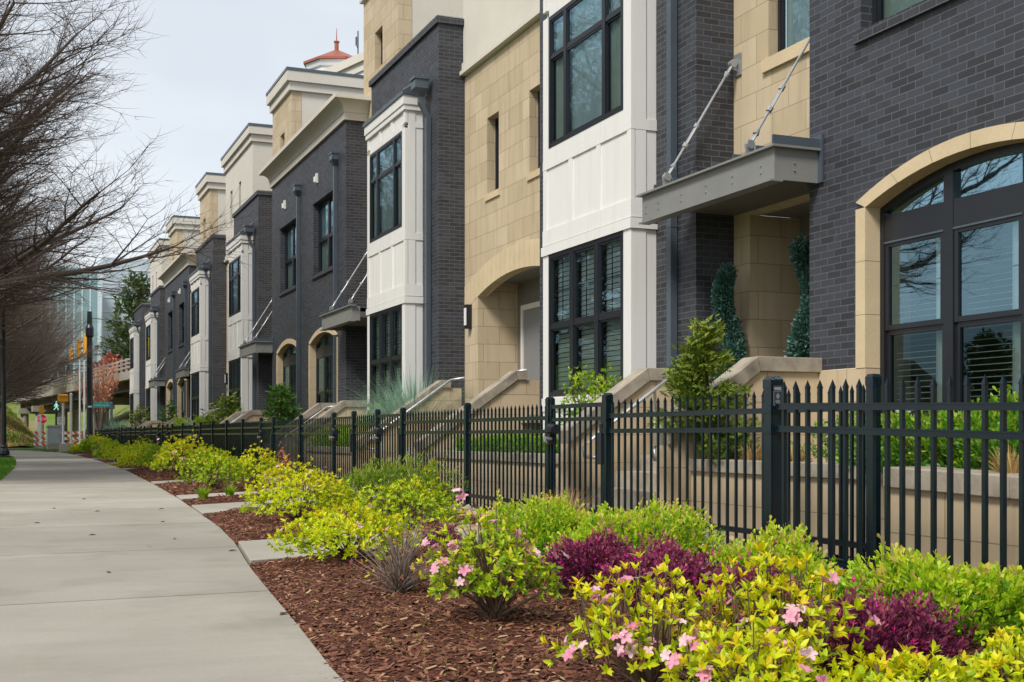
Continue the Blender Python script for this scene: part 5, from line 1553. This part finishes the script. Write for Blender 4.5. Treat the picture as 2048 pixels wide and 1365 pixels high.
# fallen leaves on the pavement
for i, (x, y, a) in enumerate(((.72, 11.6, .3), (1.35, 10.9, 1.2), (1.62, 9.6, .2), (.55, 16.0, 2.0), (1.28, 6.1, .7), (1.36, 5.1, 2.2), (1.0, 15.2, .4), (.62, 8.4, 1.4), (1.5, 13.1, .9), (.3, 13.4, 2.5), (1.75, 15.4, .1), (1.02, 18.2, .5))):
    m = MB(); m.quad((-.04, -.008, .001), (0, -.016, .012), (.045, 0, .003), (0, .016, .010))
    o = m.build('dry_leaf', 'withered', loc=(x, y, .002)) if 'withered' in M else m.build('dry_leaf', 'bark', loc=(x, y, .002))
    o.rotation_euler = (0, 0, a); tag(o, 'small curled dry leaf lying on the concrete sidewalk', 'leaf', 'dry leaves on the sidewalk')
# ================================================================ street trees, bare in early spring
def seg_mesh(name, segs, sides, mat, parent):
    S = np.array(segs, dtype=np.float64); p0, p1, r0, r1 = S[:, 0:3], S[:, 3:6], S[:, 6], S[:, 7]
    d = unit(p1 - p0); ref = np.where(np.abs(d[:, 2:3]) < .9, np.array([[0, 0, 1.0]]), np.array([[1.0, 0, 0]]))
    A = unit(np.cross(d, ref)); B = np.cross(d, A); n = len(S); V = np.zeros((n, 2 * sides, 3))
    for j in range(sides):
        t = 2 * math.pi * j / sides; o = A * math.cos(t) + B * math.sin(t)
        V[:, j] = p0 + o * r0[:, None]; V[:, sides + j] = p1 + d * (r1 * .6)[:, None] + o * r1[:, None]
    F = np.array([(j, (j + 1) % sides, sides + (j + 1) % sides, sides + j) for j in range(sides)], dtype=np.int32)
    lp = (F[None] + (np.arange(n, dtype=np.int32) * 2 * sides)[:, None, None]).reshape(-1).astype(np.int32)
    me = bpy.data.meshes.new(name)
    me.vertices.add(n * 2 * sides); me.vertices.foreach_set('co', V.reshape(-1).astype(np.float32))
    me.loops.add(len(lp)); me.loops.foreach_set('vertex_index', lp); k = n * sides
    me.polygons.add(k); me.polygons.foreach_set('loop_start', np.arange(0, k * 4, 4, dtype=np.int32)); me.polygons.foreach_set('loop_total', np.full(k, 4, dtype=np.int32))
    me.update(calc_edges=True); me.shade_smooth(); me.materials.append(M[mat])
    o = bpy.data.objects.new(name, me); COL.objects.link(o); o.parent = parent
    return o
def make_tree(seed, limbs=15, fine=1.0, trunk_mat='bark', spread=6.2, h0=2.1, h1=4.6, leafy=0):
    rr = random.Random(seed); big, tw = [], []; tips = []
    def grow(p, d, L, r, lv):
        step = {0: .45, 1: .32, 2: .22, 3: .15}[lv]; n = max(2, int(L / step)); pos = Vector(p); d = Vector(d).normalized(); side = rr.choice((-1, 1))
        for i in range(n):
            t = (i + 1) / n; ra, rb = r * (1 - .8 * i / n), r * (1 - .8 * t)
            wob = {0: .07, 1: .11, 2: .14, 3: .16}[lv]
            d = (d + Vector((rr.gauss(0, wob), rr.gauss(0, wob), rr.gauss(0, wob * .7) + (.026, .040, .07, .09)[lv] * (1 if t > .25 else -.6)))).normalized()
            q = pos + d * step
            (big if lv < 2 else tw).append((*pos, *q, ra, rb))
            if lv < 3 and t > (.14 if lv == 0 else .10):
                k = {0: 2, 1: 2 if rr.random() < .70 * fine else 1, 2: 2 if rr.random() < .55 * fine else 1}[lv]
                for _ in range(k):
                    side = -side; ang = R(rr.uniform(28, 58)); ax = d.cross(Vector((0, 0, 1))); ax = ax.normalized() if ax.length > .05 else Vector((1, 0, 0))
                    u = d.cross(ax).normalized(); ph = rr.uniform(-.7, .7) + (0 if side > 0 else math.pi)
                    off = (ax * math.cos(ph) + u * math.sin(ph))
                    nd = d * math.cos(ang) + off * math.sin(ang)
                    nl = {0: rr.uniform(1.2, 2.4) * (1.15 - .6 * t), 1: rr.uniform(.55, 1.25) * (1.1 - .5 * t), 2: rr.uniform(.22, .55)}[lv]
                    nr = {0: rb * .50, 1: rb * .55, 2: .0035}[lv]
                    grow(q, nd, nl, max(nr, {0: .010, 1: .0058, 2: .0032}[lv]), lv + 1)
            pos = q
        if lv >= 2: tips.append((*pos, *d))
    for i in range(limbs):
        az = 2 * math.pi * (i * .382 + rr.uniform(-.05, .05)); f = i / limbs; el = R(20 + 48 * f + rr.uniform(-6, 6))
        z = h0 + (h1 - h0) * f
        grow((0, 0, z), (math.cos(az) * math.cos(el), math.sin(az) * math.cos(el), math.sin(el)), spread * (1.0 - .12 * f) * rr.uniform(.85, 1.1), .098 - .03 * f, 0)
    root = thing('street_tree', 'x', 'tree', (0, 0, 0))
    m = MB(); m.tube([(0, 0, -.05), (.02, .01, .3), (0, .03, h0), (.03, 0, h1), (.05, .05, h1 + 1.6)], [.21, .165, .15, .10, .05], 12)
    m.build('trunk', trunk_mat, root, smooth=True)
    seg_mesh('limbs', big, 6, trunk_mat, root)
    seg_mesh('twigs', tw, 3, trunk_mat, root)
    rng = np.random.default_rng(seed); tp = np.array(tips)
    n = len(tp); D = unit(tp[:, 3:6]); X, Y, Z = frame(D, rng)
    leaf_mesh('buds', NEEDLE[0], NEEDLE[1], tp[:, :3], X, Y, Z, np.stack([np.full(n, .02), np.full(n, .022), np.full(n, .02)], 1), rng.random(n), 'withered_bloom', root)
    if leafy:
        i = rng.choice(n, leafy, replace=False)
        p, X, Y, Z, sc = rosettes(rng, tp[i, :3], D[i], .07, 4)
        leaf_mesh('young_leaves', LEAF[0], LEAF[1], p, X, Y, Z, sc, rng.random(len(p)), 'lime_leaf', root)
    return root
GTREE = 'bare street trees along the sidewalk'
tA = make_tree(7, 34, 1.5, spread=5.3, h1=5.4)
tB = make_tree(19, 32, 1.4, 'far_bark', 5.6, 2.2, 4.8, leafy=60)
tA.location = (-3.8, 27.5, 0); tA.scale = (1.5, 1.5, 1.5); tA['group'] = GTREE; tA['label'] = 'large bare tree whose branches fill the upper left corner, nearest the camera'
tB.location = (-3.3, 50.0, 0); tB.scale = (1.5, 1.5, 1.5); tB.rotation_euler = (0, 0, 1.0); tB['group'] = GTREE; tB['label'] = 'bare brown tree standing beside the black lamp post'
dup(tA, (-3.2, 38.5, 0), 'large bare tree just beyond the nearest one, its lower branches over the sidewalk', 2.4, GTREE, 1.55)
for i, (x, y, rz, s, lb) in enumerate(((-3.6, 60, 2.3, 1.35, 'bare brown tree just beyond the black lamp post'),
        (-2.6, 69, 4.0, 1.35, 'bare brown tree before the stop sign'), (-1.8, 78, 5.2, 1.35, 'bare brown tree on the left just before the overpass'),
        (-1.2, 88, 2.9, 1.35, 'bare brown tree at the corner, hiding the left part of the overpass'), (-.4, 99, 4.6, 1.4, 'bare brown tree at the foot of the grassy hill'),
        (-1.0, 111, .2, 1.5, 'bare brown tree directly before the overpass piers'), (-.6, 124, 1.2, 1.5, 'farthest bare brown tree, on the grassy hill'))):
    dup(tB, (x, y, 0), lb, rz, GTREE, s)

# ================================================================ lamp, pole and street corner
root = thing('lamp_post', 'black fluted lamp post on the grass at the left edge', 'lamp', (-.04, 51.5, 0))
m = MB(); m.lathe([(.24, -.02), (.24, .10), (.20, .14), (.22, .20), (.20, .30), (.13, .42), (.15, .47), (.11, .55)], n=20); m.build('base', 'pole_black', root, smooth=False)
m = MB(); m.lathe([(.095, .55), (.085, 2.0), (.065, 5.9), (.10, 5.93), (.10, 6.0), (.06, 6.03)], n=16); m.build('pole', 'pole_black', root)
m = MB(); m.lathe([(.06, 6.03), (.17, 6.12), (.21, 6.35), (.16, 6.62), (.05, 6.72)], n=16); m.build('globe', 'sign_white', root, smooth=True)
root = thing('utility_pole', 'tall dark pole with square base at the far end of the fence', 'pole', (4.8, 79.6, 0))
m = MB(); m.box(-.32, .32, -.32, .32, -.03, .50); m.lathe([(.30, .501), (.21, .58)], n=16); m.build('base', 'pole_black', root, bevel=.02)
m = MB(); m.lathe([(.20, .58), (.185, 3.0), (.17, 6.9), (.25, 7.0), (.25, 7.5), (.17, 7.7), (.15, 8.5)], n=18); m.build('pole', 'pole_black', root)
m = MB(); m.box(-.12, .12, -.215, -.19, 2.62, 2.72); m.build('tag', 'plastic_white', root)
def wire(label, a, b, sag=.5, r=.012):
    m = MB(); a, b = Vector(a), Vector(b); mid = (a + b) / 2
    m.tube([a + (b - a) * t - Vector((0, 0, sag * 4 * t * (1 - t))) for t in [i / 14 for i in range(15)]], r, 4)
    tag(m.build('overhead_wire', 'pole_black'), label, 'wire')
wire('thick overhead wire from the dark pole to the brick row', (4.85, 79.6, 8.1), (20, 110, 11.5), .4, .03)
wire('thin overhead wire passing lower behind the dark pole', (2.0, 80, 4.7), (18, 104, 8.6), .3, .012)

def white_pole(label, x, y, h):
    r = thing('white_post', label, 'post', (x, y, 0), group='white signal posts')
    m = MB(); m.lathe([(.33, -.03), (.24, .45), (.10, .47)], square=True); m.build('footing', 'concrete_old', r)
    m = MB(); m.lathe([(.085, .46), (.085, .52), (.062, .54), (.062, h - .06), (.085, h - .05), (.085, h), (.02, h + .06)], n=12); m.build('post', 'sign_white', r)
    return r
r = white_pole('white post carrying a large yellow pedestrian signal box', 2.88, 70.2, 2.72)
m = MB(); m.box(-.28, .26, -.18, .14, 2.68, 3.12); b = m.build('signal_box', 'amber_paint', r, bevel=.07)
m = MB(); m.box(-.22, .20, -.24, -.181, 3.0, 3.05); m.box(-.22, .20, .141, .2, 3.0, 3.05); m.build('visor', 'amber_paint', b)
white_pole('plain white post right of the large yellow signal box', 3.32, 71.1, 3.16)
r = white_pole('white post with a small yellow push-button box before the stop sign', 2.30, 92.5, 2.85)
m = MB(); m.box(-.08, .22, -.14, .10, 2.45, 3.0); m.build('signal_box', 'amber_paint', r, bevel=.03)

def face_cam(x, y): return -math.atan2(x, y)
root = thing('stop_sign', 'red octagonal stop sign behind a white post', 'sign', (2.78, 107, 0), face_cam(2.78, 107))
m = MB(); m.box(-.035, .035, 0, .05, 0, 2.6); m.build('post', 'cabinet_grey', root)
oc = lambda q: [(q * math.cos(R(22.5 + 45 * i)) / math.cos(R(22.5)), 2.24 + q * math.sin(R(22.5 + 45 * i)) / math.cos(R(22.5))) for i in range(8)]
m = MB(); m.prism(oc(.40), 'y', -.012, -.004); m.build('sign_border', 'sign_white', root)
m = MB(); m.prism(oc(.365), 'y', -.018, -.013); pn = m.build('sign_face', 'sign_red', root)
text_mesh('lettering', 'STOP', .31, 'sign_white', pn, Matrix.Translation((0, -.022, 2.235)) @ Matrix.Rotation(R(90), 4, 'X'))
root = thing('notice_sign', 'white rectangular notice sign on a thin post under the overpass', 'sign', (4.0, 101.1, 0), face_cam(4, 101) - .25)
m = MB(); m.box(-.03, .03, 0, .05, 0, 2.3); m.build('post', 'cabinet_grey', root)
m = MB(); m.box(-.30, .30, -.012, -.002, 1.75, 2.35); pn = m.build('sign_face', 'sign_white', root)
m = MB()
for i, (a, b) in enumerate(((-.20, .18), (-.14, .12), (-.22, .20), (-.10, .10))): m.box(a, b, -.015, -.0121, 2.23 - i * .12, 2.27 - i * .12)
m.build('lettering', 'sign_ink', pn)
root = thing('street_sign', 'teal street name sign on a dark post by the peach-leaved tree', 'sign', (6.6, 86.5, 0), face_cam(6.6, 86.5))
m = MB(); m.lathe([(.085, 0), (.085, 3.12), (.04, 3.16)], n=10); m.build('post', 'slate_metal', root)
m = MB(); m.box(-1.45, -.09, -.02, .02, 2.80, 3.12); pn = m.build('name_blade', 'sign_teal', root)
text_mesh('lettering', 'Castleberry St', .20, 'cabinet_grey', pn, Matrix.Translation((-.75, -.024, 2.93)) @ Matrix.Rotation(R(90), 4, 'X'))
m = MB(); m.box(-.16, -.088, -.06, .06, 2.35, 2.62); m.build('small_plate', 'cabinet_grey', root)
root = thing('walk_signal', 'dark pedestrian signal showing a pale green walking figure', 'signal', (3.83, 106.6, 0), face_cam(3.83, 106.6))
m = MB(); m.box(-.28, .28, 0, .2, 2.85, 3.75); m.build('housing', 'sign_ink', root)
m = MB(); m.lathe([(.06, 0), (.06, 2.86)], (0, .1), 8); m.build('post', 'sign_ink', root)
def emit(name, c, s):
    t = NT(name); e = t.n("ShaderNodeEmission", Strength=s); e.inputs['Color'].default_value = c; t.l(e.outputs[0], t.out.inputs['Surface']); M[name] = t.m
emit('walk_light', (.45, 1, .75, 1), .6)
m = MB()
for pts, w in (([(.02, 3.54), (.03, 3.24)], .07), ([(.03, 3.26), (.14, 3.12), (.18, 2.98)], .035), ([(.03, 3.26), (-.06, 3.12), (-.16, 3.0)], .035), ([(.02, 3.48), (.14, 3.36), (.18, 3.27)], .028), ([(.02, 3.48), (-.10, 3.38), (-.13, 3.26)], .028)):
    for (a, b), (c, d) in zip(pts[:-1], pts[1:]):
        dx, dz = c - a, d - b; l = math.hypot(dx, dz); nx, nz = -dz / l * w, dx / l * w
        m.quad((a - nx, -.01, b - nz), (c - nx, -.01, d - nz), (c + nx, -.01, d + nz), (a + nx, -.01, b + nz))
m.quad(*[(.03 + .06 * math.cos(i * .785), -.01, 3.64 + .06 * math.sin(i * .785)) for i in range(8)])
m.build('walking_figure', 'walk_light', root)

root = thing('signal_cabinet', 'large grey utility cabinet on a concrete plinth at the street corner', 'cabinet', (2.84, 83.2, 0), .1)
m = MB(); m.box(-.40, .40, -.33, .33, -.03, .32); m.build('plinth', 'concrete_old', root)
m = MB(); m.box(-.38, .38, -.31, .31, .32, 1.45); c = m.build('body', 'cabinet_grey', root, bevel=.02)
m = MB(); m.prism([(-.43, 1.452), (.43, 1.452), (.43, 1.50), (.36, 1.56), (-.36, 1.56), (-.43, 1.50)], 'y', -.36, .36); m.build('lid', 'cabinet_grey', root)
m = MB(); m.box(-.33, .33, -.325, -.312, .40, 1.38); d = m.build('door', 'cabinet_grey', root, bevel=.01)
m = MB(); m.box(.22, .26, -.35, -.326, .85, 1.0); m.build('handle', 'galvanised', d)
root = thing('meter_box', 'narrow pale meter box right of the large grey cabinet', 'cabinet', (3.32, 84.0, 0))
m = MB(); m.box(-.14, .14, -.12, .12, 0, 1.12); m.build('body', 'cabinet_grey', root, bevel=.015)
m = MB(); m.tube([(0, -.12, .92), (0, -.20, .92)], .09, 14); m.build('meter', 'galvanised', root)
def barricade(label, x, y, rz, w):
    r = thing('barricade', label, 'barricade', (x, y, 0), rz, 'orange and white barricades')
    for s in (-1, 1):
        m = MB(); m.box(s * (w / 2 - .15) - .03, s * (w / 2 - .15) + .03, -.03, .03, 0, 1.25); m.box(s * (w / 2 - .15) - .03, s * (w / 2 - .15) + .03, -.5, .5, -.02, .05); m.build('leg', 'cabinet_grey', r)
    for z in (.22, .60, .98):
        m = MB(); m.box(-w / 2, w / 2, -.055, -.031, z, z + .20); b = m.build('board', 'sign_white', r)
        m = MB(); k = -w / 2
        while k < w / 2 - .3:
            m.quad((k + .02, -.058, z + .20), (k + .24, -.058, z + .20), (k + .40, -.058, z), (k + .18, -.058, z)); k += .46
        m.build('stripes', 'barricade_orange', b)
barricade('striped orange and white barricade left of the grey cabinet', 2.55, 91, -.35, 1.5)
barricade('striped barricade half hidden behind the white posts', 4.15, 88.5, .15, 1.7)
root = thing('guide_post', 'twin slim white poles just left of the tall dark pole', 'post', (4.69, 84.6, 0))
for s in (-.20, .08):
    m = MB(); m.lathe([(.055, 0), (.05, 5.8)], (s, 0), 10); m.build('pole', 'sign_white', root)
def signal(label, x, y, z, h):
    r = thing('traffic_signal', label, 'traffic light', (x, y, z), face_cam(x, y) + .9, 'yellow traffic lights over the street')
    m = MB(); m.box(-.11, .11, -.12, .12, 0, h); b = m.build('housing', 'amber_paint', r, bevel=.03)
    for i in range(3):
        m = MB(); c = h * (i + .5) / 3; m.tube([(0, -.121, c), (0, -.30, c + .01)], [.09, .10], 12, cap=False); v = m.build('visor', 'amber_paint', b)
        m = MB(); m.tube([(0, -.120, c), (0, -.13, c)], .085, 12); m.build('lens', 'sign_ink', b)
    m = MB(); m.tube([(0, 0, h), (0, 0, h + .5)], .02, 6); m.build('hanger', 'galvanised', r)
signal('yellow traffic light hung left of the tall dark pole, largest of the group', 4.9, 84.8, 6.1, 1.45)
signal('yellow traffic light hung second from the tall dark pole', 5.2, 99.4, 6.9, 1.35)
signal('smallest yellow traffic light, farthest from the tall dark pole', 5.5, 118, 7.6, 1.2)
wire('span wire carrying the yellow traffic lights', (4.6, 80, 8.0), (5.6, 122, 9.4), -.05, .015)

# ================================================================ embankments and overpass
def heightfield(name, x0, x1, y0, y1, nx, ny, fn, mat):
    m = MB()
    for j in range(ny + 1):
        for i in range(nx + 1):
            x = x0 + (x1 - x0) * i / nx; y = y0 + (y1 - y0) * j / ny; m.v.append((x, y, fn(x, y)))
    for j in range(ny):
        for i in range(nx): k = j * (nx + 1) + i; m.f.append((k, k + 1, k + nx + 2, k + nx + 1))
    return m.build(name, mat, kind='structure', smooth=True)
sst = lambda a, b, v: (lambda t: t * t * (3 - 2 * t))(max(0., min(1., (v - a) / (b - a))))
heightfield('grass_bank', 5.0, 60, 86, 230, 60, 50, lambda x, y: -.03 + min(8.0, max(0., (x - 5.2 - .02 * (y - 86)) * .62)) * sst(86, 92, y) + .12 * math.sin(x * 2.1) * math.sin(y * .7), 'hill_grass')
heightfield('grass_hill', -60, 4.6, 104, 260, 60, 50, lambda x, y: -.03 + min(11., max(0., (3.6 - x) * 1.15)) * sst(104, 145, y) + .15 * math.sin(x * 1.3) * math.sin(y * .5), 'hill_grass')
heightfield('far_hill', -80, 60, 190, 300, 40, 20, lambda x, y: -.05 + 11 * sst(192, 250, y) + .2 * math.sin(x * .7), 'hill_grass')
sheet('underpass_paving', [(2.0, 100), (6.5, 100), (9, 230), (-1, 230)], -.015, 'concrete_dark')
A, B = Vector((8.35, 90.5)), Vector((1.2, 166)); dv = (B - A).normalized(); nv = Vector((-dv.y, dv.x)) * -1
if nv.x < 0: nv = -nv
root = thing('overpass', 'concrete road overpass on round piers behind the trees, with pale railing', 'bridge', (A.x, A.y, 0), math.atan2(dv.y, dv.x))
LN = (B - A).length; sg = -1 if Vector((-dv.y, dv.x)).dot(nv) < 0 else 1
m = MB(); m.box(-1, LN, 0, sg * 5.5, 4.95, 5.55); m.build('deck', 'concrete_old', root)
for k in range(3):
    m = MB(); m.box(-1, LN, sg * (.6 + k * 2.0), sg * (1.0 + k * 2.0), 4.2, 4.949); m.build('girder', 'concrete_dark', root)
m = MB()
for k in range(3): m.box(-1, LN, sg * .05, sg * .15, 5.78 + k * .28, 5.90 + k * .28)
for i in range(40): m.box(-.9 + i * LN / 40, -.72 + i * LN / 40, sg * .03, sg * .20, 5.551, 6.52)
m.build('railing', 'concrete_old', root)
for s in (20, 38, 56, 70):
    m = MB(); m.box(s - .6, s + .6, sg * -.3, sg * 5.3, 3.55, 4.19); m.build('pier_cap', 'concrete_old', root)
    for q in (.45, 4.4):
        m = MB(); m.lathe([(.46, -.1), (.46, 3.55)], (s, sg * q), 18); m.build('pier', 'concrete_old', root)
rng = np.random.default_rng(401); n = 26000
hx = 3.5 - 7 * rng.random(n); hy = 104 + 60 * rng.random(n)
hz = np.array([-.03 + min(11., max(0., (3.6 - a) * 1.15)) * sst(104, 145, b) + .15 * math.sin(a * 1.3) * math.sin(b * .5) for a, b in zip(hx, hy)])
D = unit(np.stack([rng.normal(size=n) * .5, rng.normal(size=n) * .5, np.ones(n)], 1)); X, Y, Z = frame(D, rng); q = rng.random(n) < .55 + .35 * np.sin(hx * 2.1) * np.sin(hy * .31)
for nm, mk, mt in (('dry_hill_grass', q, 'straw'), ('green_hill_grass', ~q, 'lawn_blade')):
    k = int(mk.sum()); leaf_mesh(nm, NEEDLE[0], NEEDLE[1], np.stack([hx, hy, hz], 1)[mk], X[mk], Y[mk], Z[mk], np.stack([np.full(k, .35), .28 * rng.uniform(.5, 1.3, k), np.full(k, .3)], 1), rng.random(k), mt, kind='stuff')
# far planting
conifer('large dark evergreen tree beyond the overpass, left of the last white bay', (15.0, 156, 6.2), 14.5, 8.0, 301, 'evergreen', n=2600, L=1.1, name='evergreen_tree', droop=.0)
azalea('red-leaved shrub above the overpass railing', (11.3, 150, 4.6), 4.6, 4.6, 6.2, 302, n=420, L=.45, mat='red_leaf', shell=.6, nstem=20)
def vase_tree(label, loc, h, w, seed):
    rng = np.random.default_rng(seed); root = thing('ornamental_tree', label, 'tree', loc)
    m = MB(); P = []
    for i in range(46):
        a = rng.uniform(0, 6.28); e = rng.uniform(.25, 1); L = h * rng.uniform(.7, 1.0)
        o = np.array([math.cos(a), math.sin(a), 0]) * (w / 2 * e)
        pts = [np.array([0, 0, .3]) * rng.random(), o * .25 + [0, 0, L * .4], o + [0, 0, L * (1 - .25 * e)]]
        m.tube(pts, [.05, .03, .006], 5, cap=False)
        for k in range(34):
            t = rng.uniform(.35, 1); p = pts[1] + (pts[2] - pts[1]) * (t - .35) / .65; P.append(p + rng.normal(size=3) * .12)
    m.build('branches', 'grey_twig', root)
    P = np.array(P); D = unit(rng.normal(size=P.shape) * .5 + np.array([0, 0, .8])); X, Y, Z = frame(D, rng)
    leaf_mesh('foliage', SPRAY[0], SPRAY[1], P, X, Y, Z, .26 * rng.uniform(.5, 1.2, len(P)), rng.random(len(P)), 'peach_leaf', root)
vase_tree('small vase-shaped tree with peach-coloured young leaves behind the dark pole', (6.5, 96.5, .6), 6.9, 4.6, 303)
azalea('dark red low shrub behind the end of the fence', (6.3, 83.5, 0), 1.6, 1.4, 1.5, 304, n=160, L=.16, mat='red_leaf', shell=.5, nstem=8)
# ================================================================ far buildings
root = thing('office_tower', 'haze-paled blue-grey office block rising behind the bare trees', 'building', (19.0, 273, 0), .0)
m = MB(); m.box(0, 34, 0, 26, 0, 38.6); m.build('wall', 'hazed_grey_cladding', root)
m = MB()
for i in range(12): m.box(-.1, 34.1, -.12, -.02, 3 + i * 3.0, 3.18 + i * 3.0)
m.build('floor_bands', 'far_white', root)
m = MB(); m.box(4.4, 7.6, -.2, -.13, 29.5, 32); m.build('window', 'hazed_teal_glass', root)
root = thing('glass_tower', 'teal glass building with pale mullions, left of the blue-grey block', 'building', (6.5, 254, 0), .0)
m = MB(); m.box(.1, 10.4, .1, 18, 0, 33.5); m.build('core', 'hazed_grey_cladding', root)
m = MB(); m.quad((0, 0, 0), (10.5, 0, 0), (10.5, 0, 33.7), (0, 0, 33.7)); m.quad((10.5, 0, 0), (10.5, 18, 0), (10.5, 18, 33.7), (10.5, 0, 33.7)); m.build('glazing', 'hazed_teal_glass', root)
m = MB()
for i in range(8): m.box(i * 1.48 - .08, i * 1.48 + .08, -.25, -.01, 0, 34)
m.build('mullions', 'far_white', root)
root = thing('cupola_building', 'white building with red copper cupola roof and spire, seen above the pale cornice', 'building', (0, 0, 0))
fp = [(14.68, 61.0), (15.8, 57.1), (18.0, 49.5), (29, 53), (26, 64.5)]
m = MB(); m.prism(fp, 'z', 0, 18.3); m.build('wall', 'far_white', root)
cx_, cy_ = sum(p[0] for p in fp) / 5, sum(p[1] for p in fp) / 5
gp = lambda e: [(x + (x - cx_) * e, y + (y - cy_) * e) for x, y in fp]
m = MB(); m.prism(gp(.02), 'z', 18.301, 18.7); m.prism(gp(.05), 'z', 18.701, 19.1); m.build('cornice', 'stucco', root)
O8 = lambda r, z: (r, z)
m = MB(); m.lathe([(1.45, 18), (1.45, 19.4), (1.55, 19.45), (1.62, 19.72)], (15.7, 61.7), 8); m.build('drum', 'far_white', root)
m = MB(); m.lathe([(1.72, 19.73), (1.72, 19.85), (.16, 20.6)], (15.7, 61.7), 8); rf = m.build('cupola_roof', 'copper_red', root)
m = MB(); m.lathe([(.11, 20.58), (.11, 21.0), (.15, 21.02), (.15, 21.08), (.03, 21.1), (.012, 21.75)], (15.7, 61.7), 12); m.build('spire', 'copper_red', rf)
for (x, y) in ((15.9, 58.3), (16.4, 56.6)):
    m = MB(); m.lathe([(.035, 19.1), (.035, 20.6)], (x, y), 6); m.box(x - .12, x - .06, y - .06, y + .06, 19.9, 20.3); m.tube([(x, y, 19.7), (x - .09, y, 19.95)], .02, 5); m.build('antenna', 'slate_metal', root)
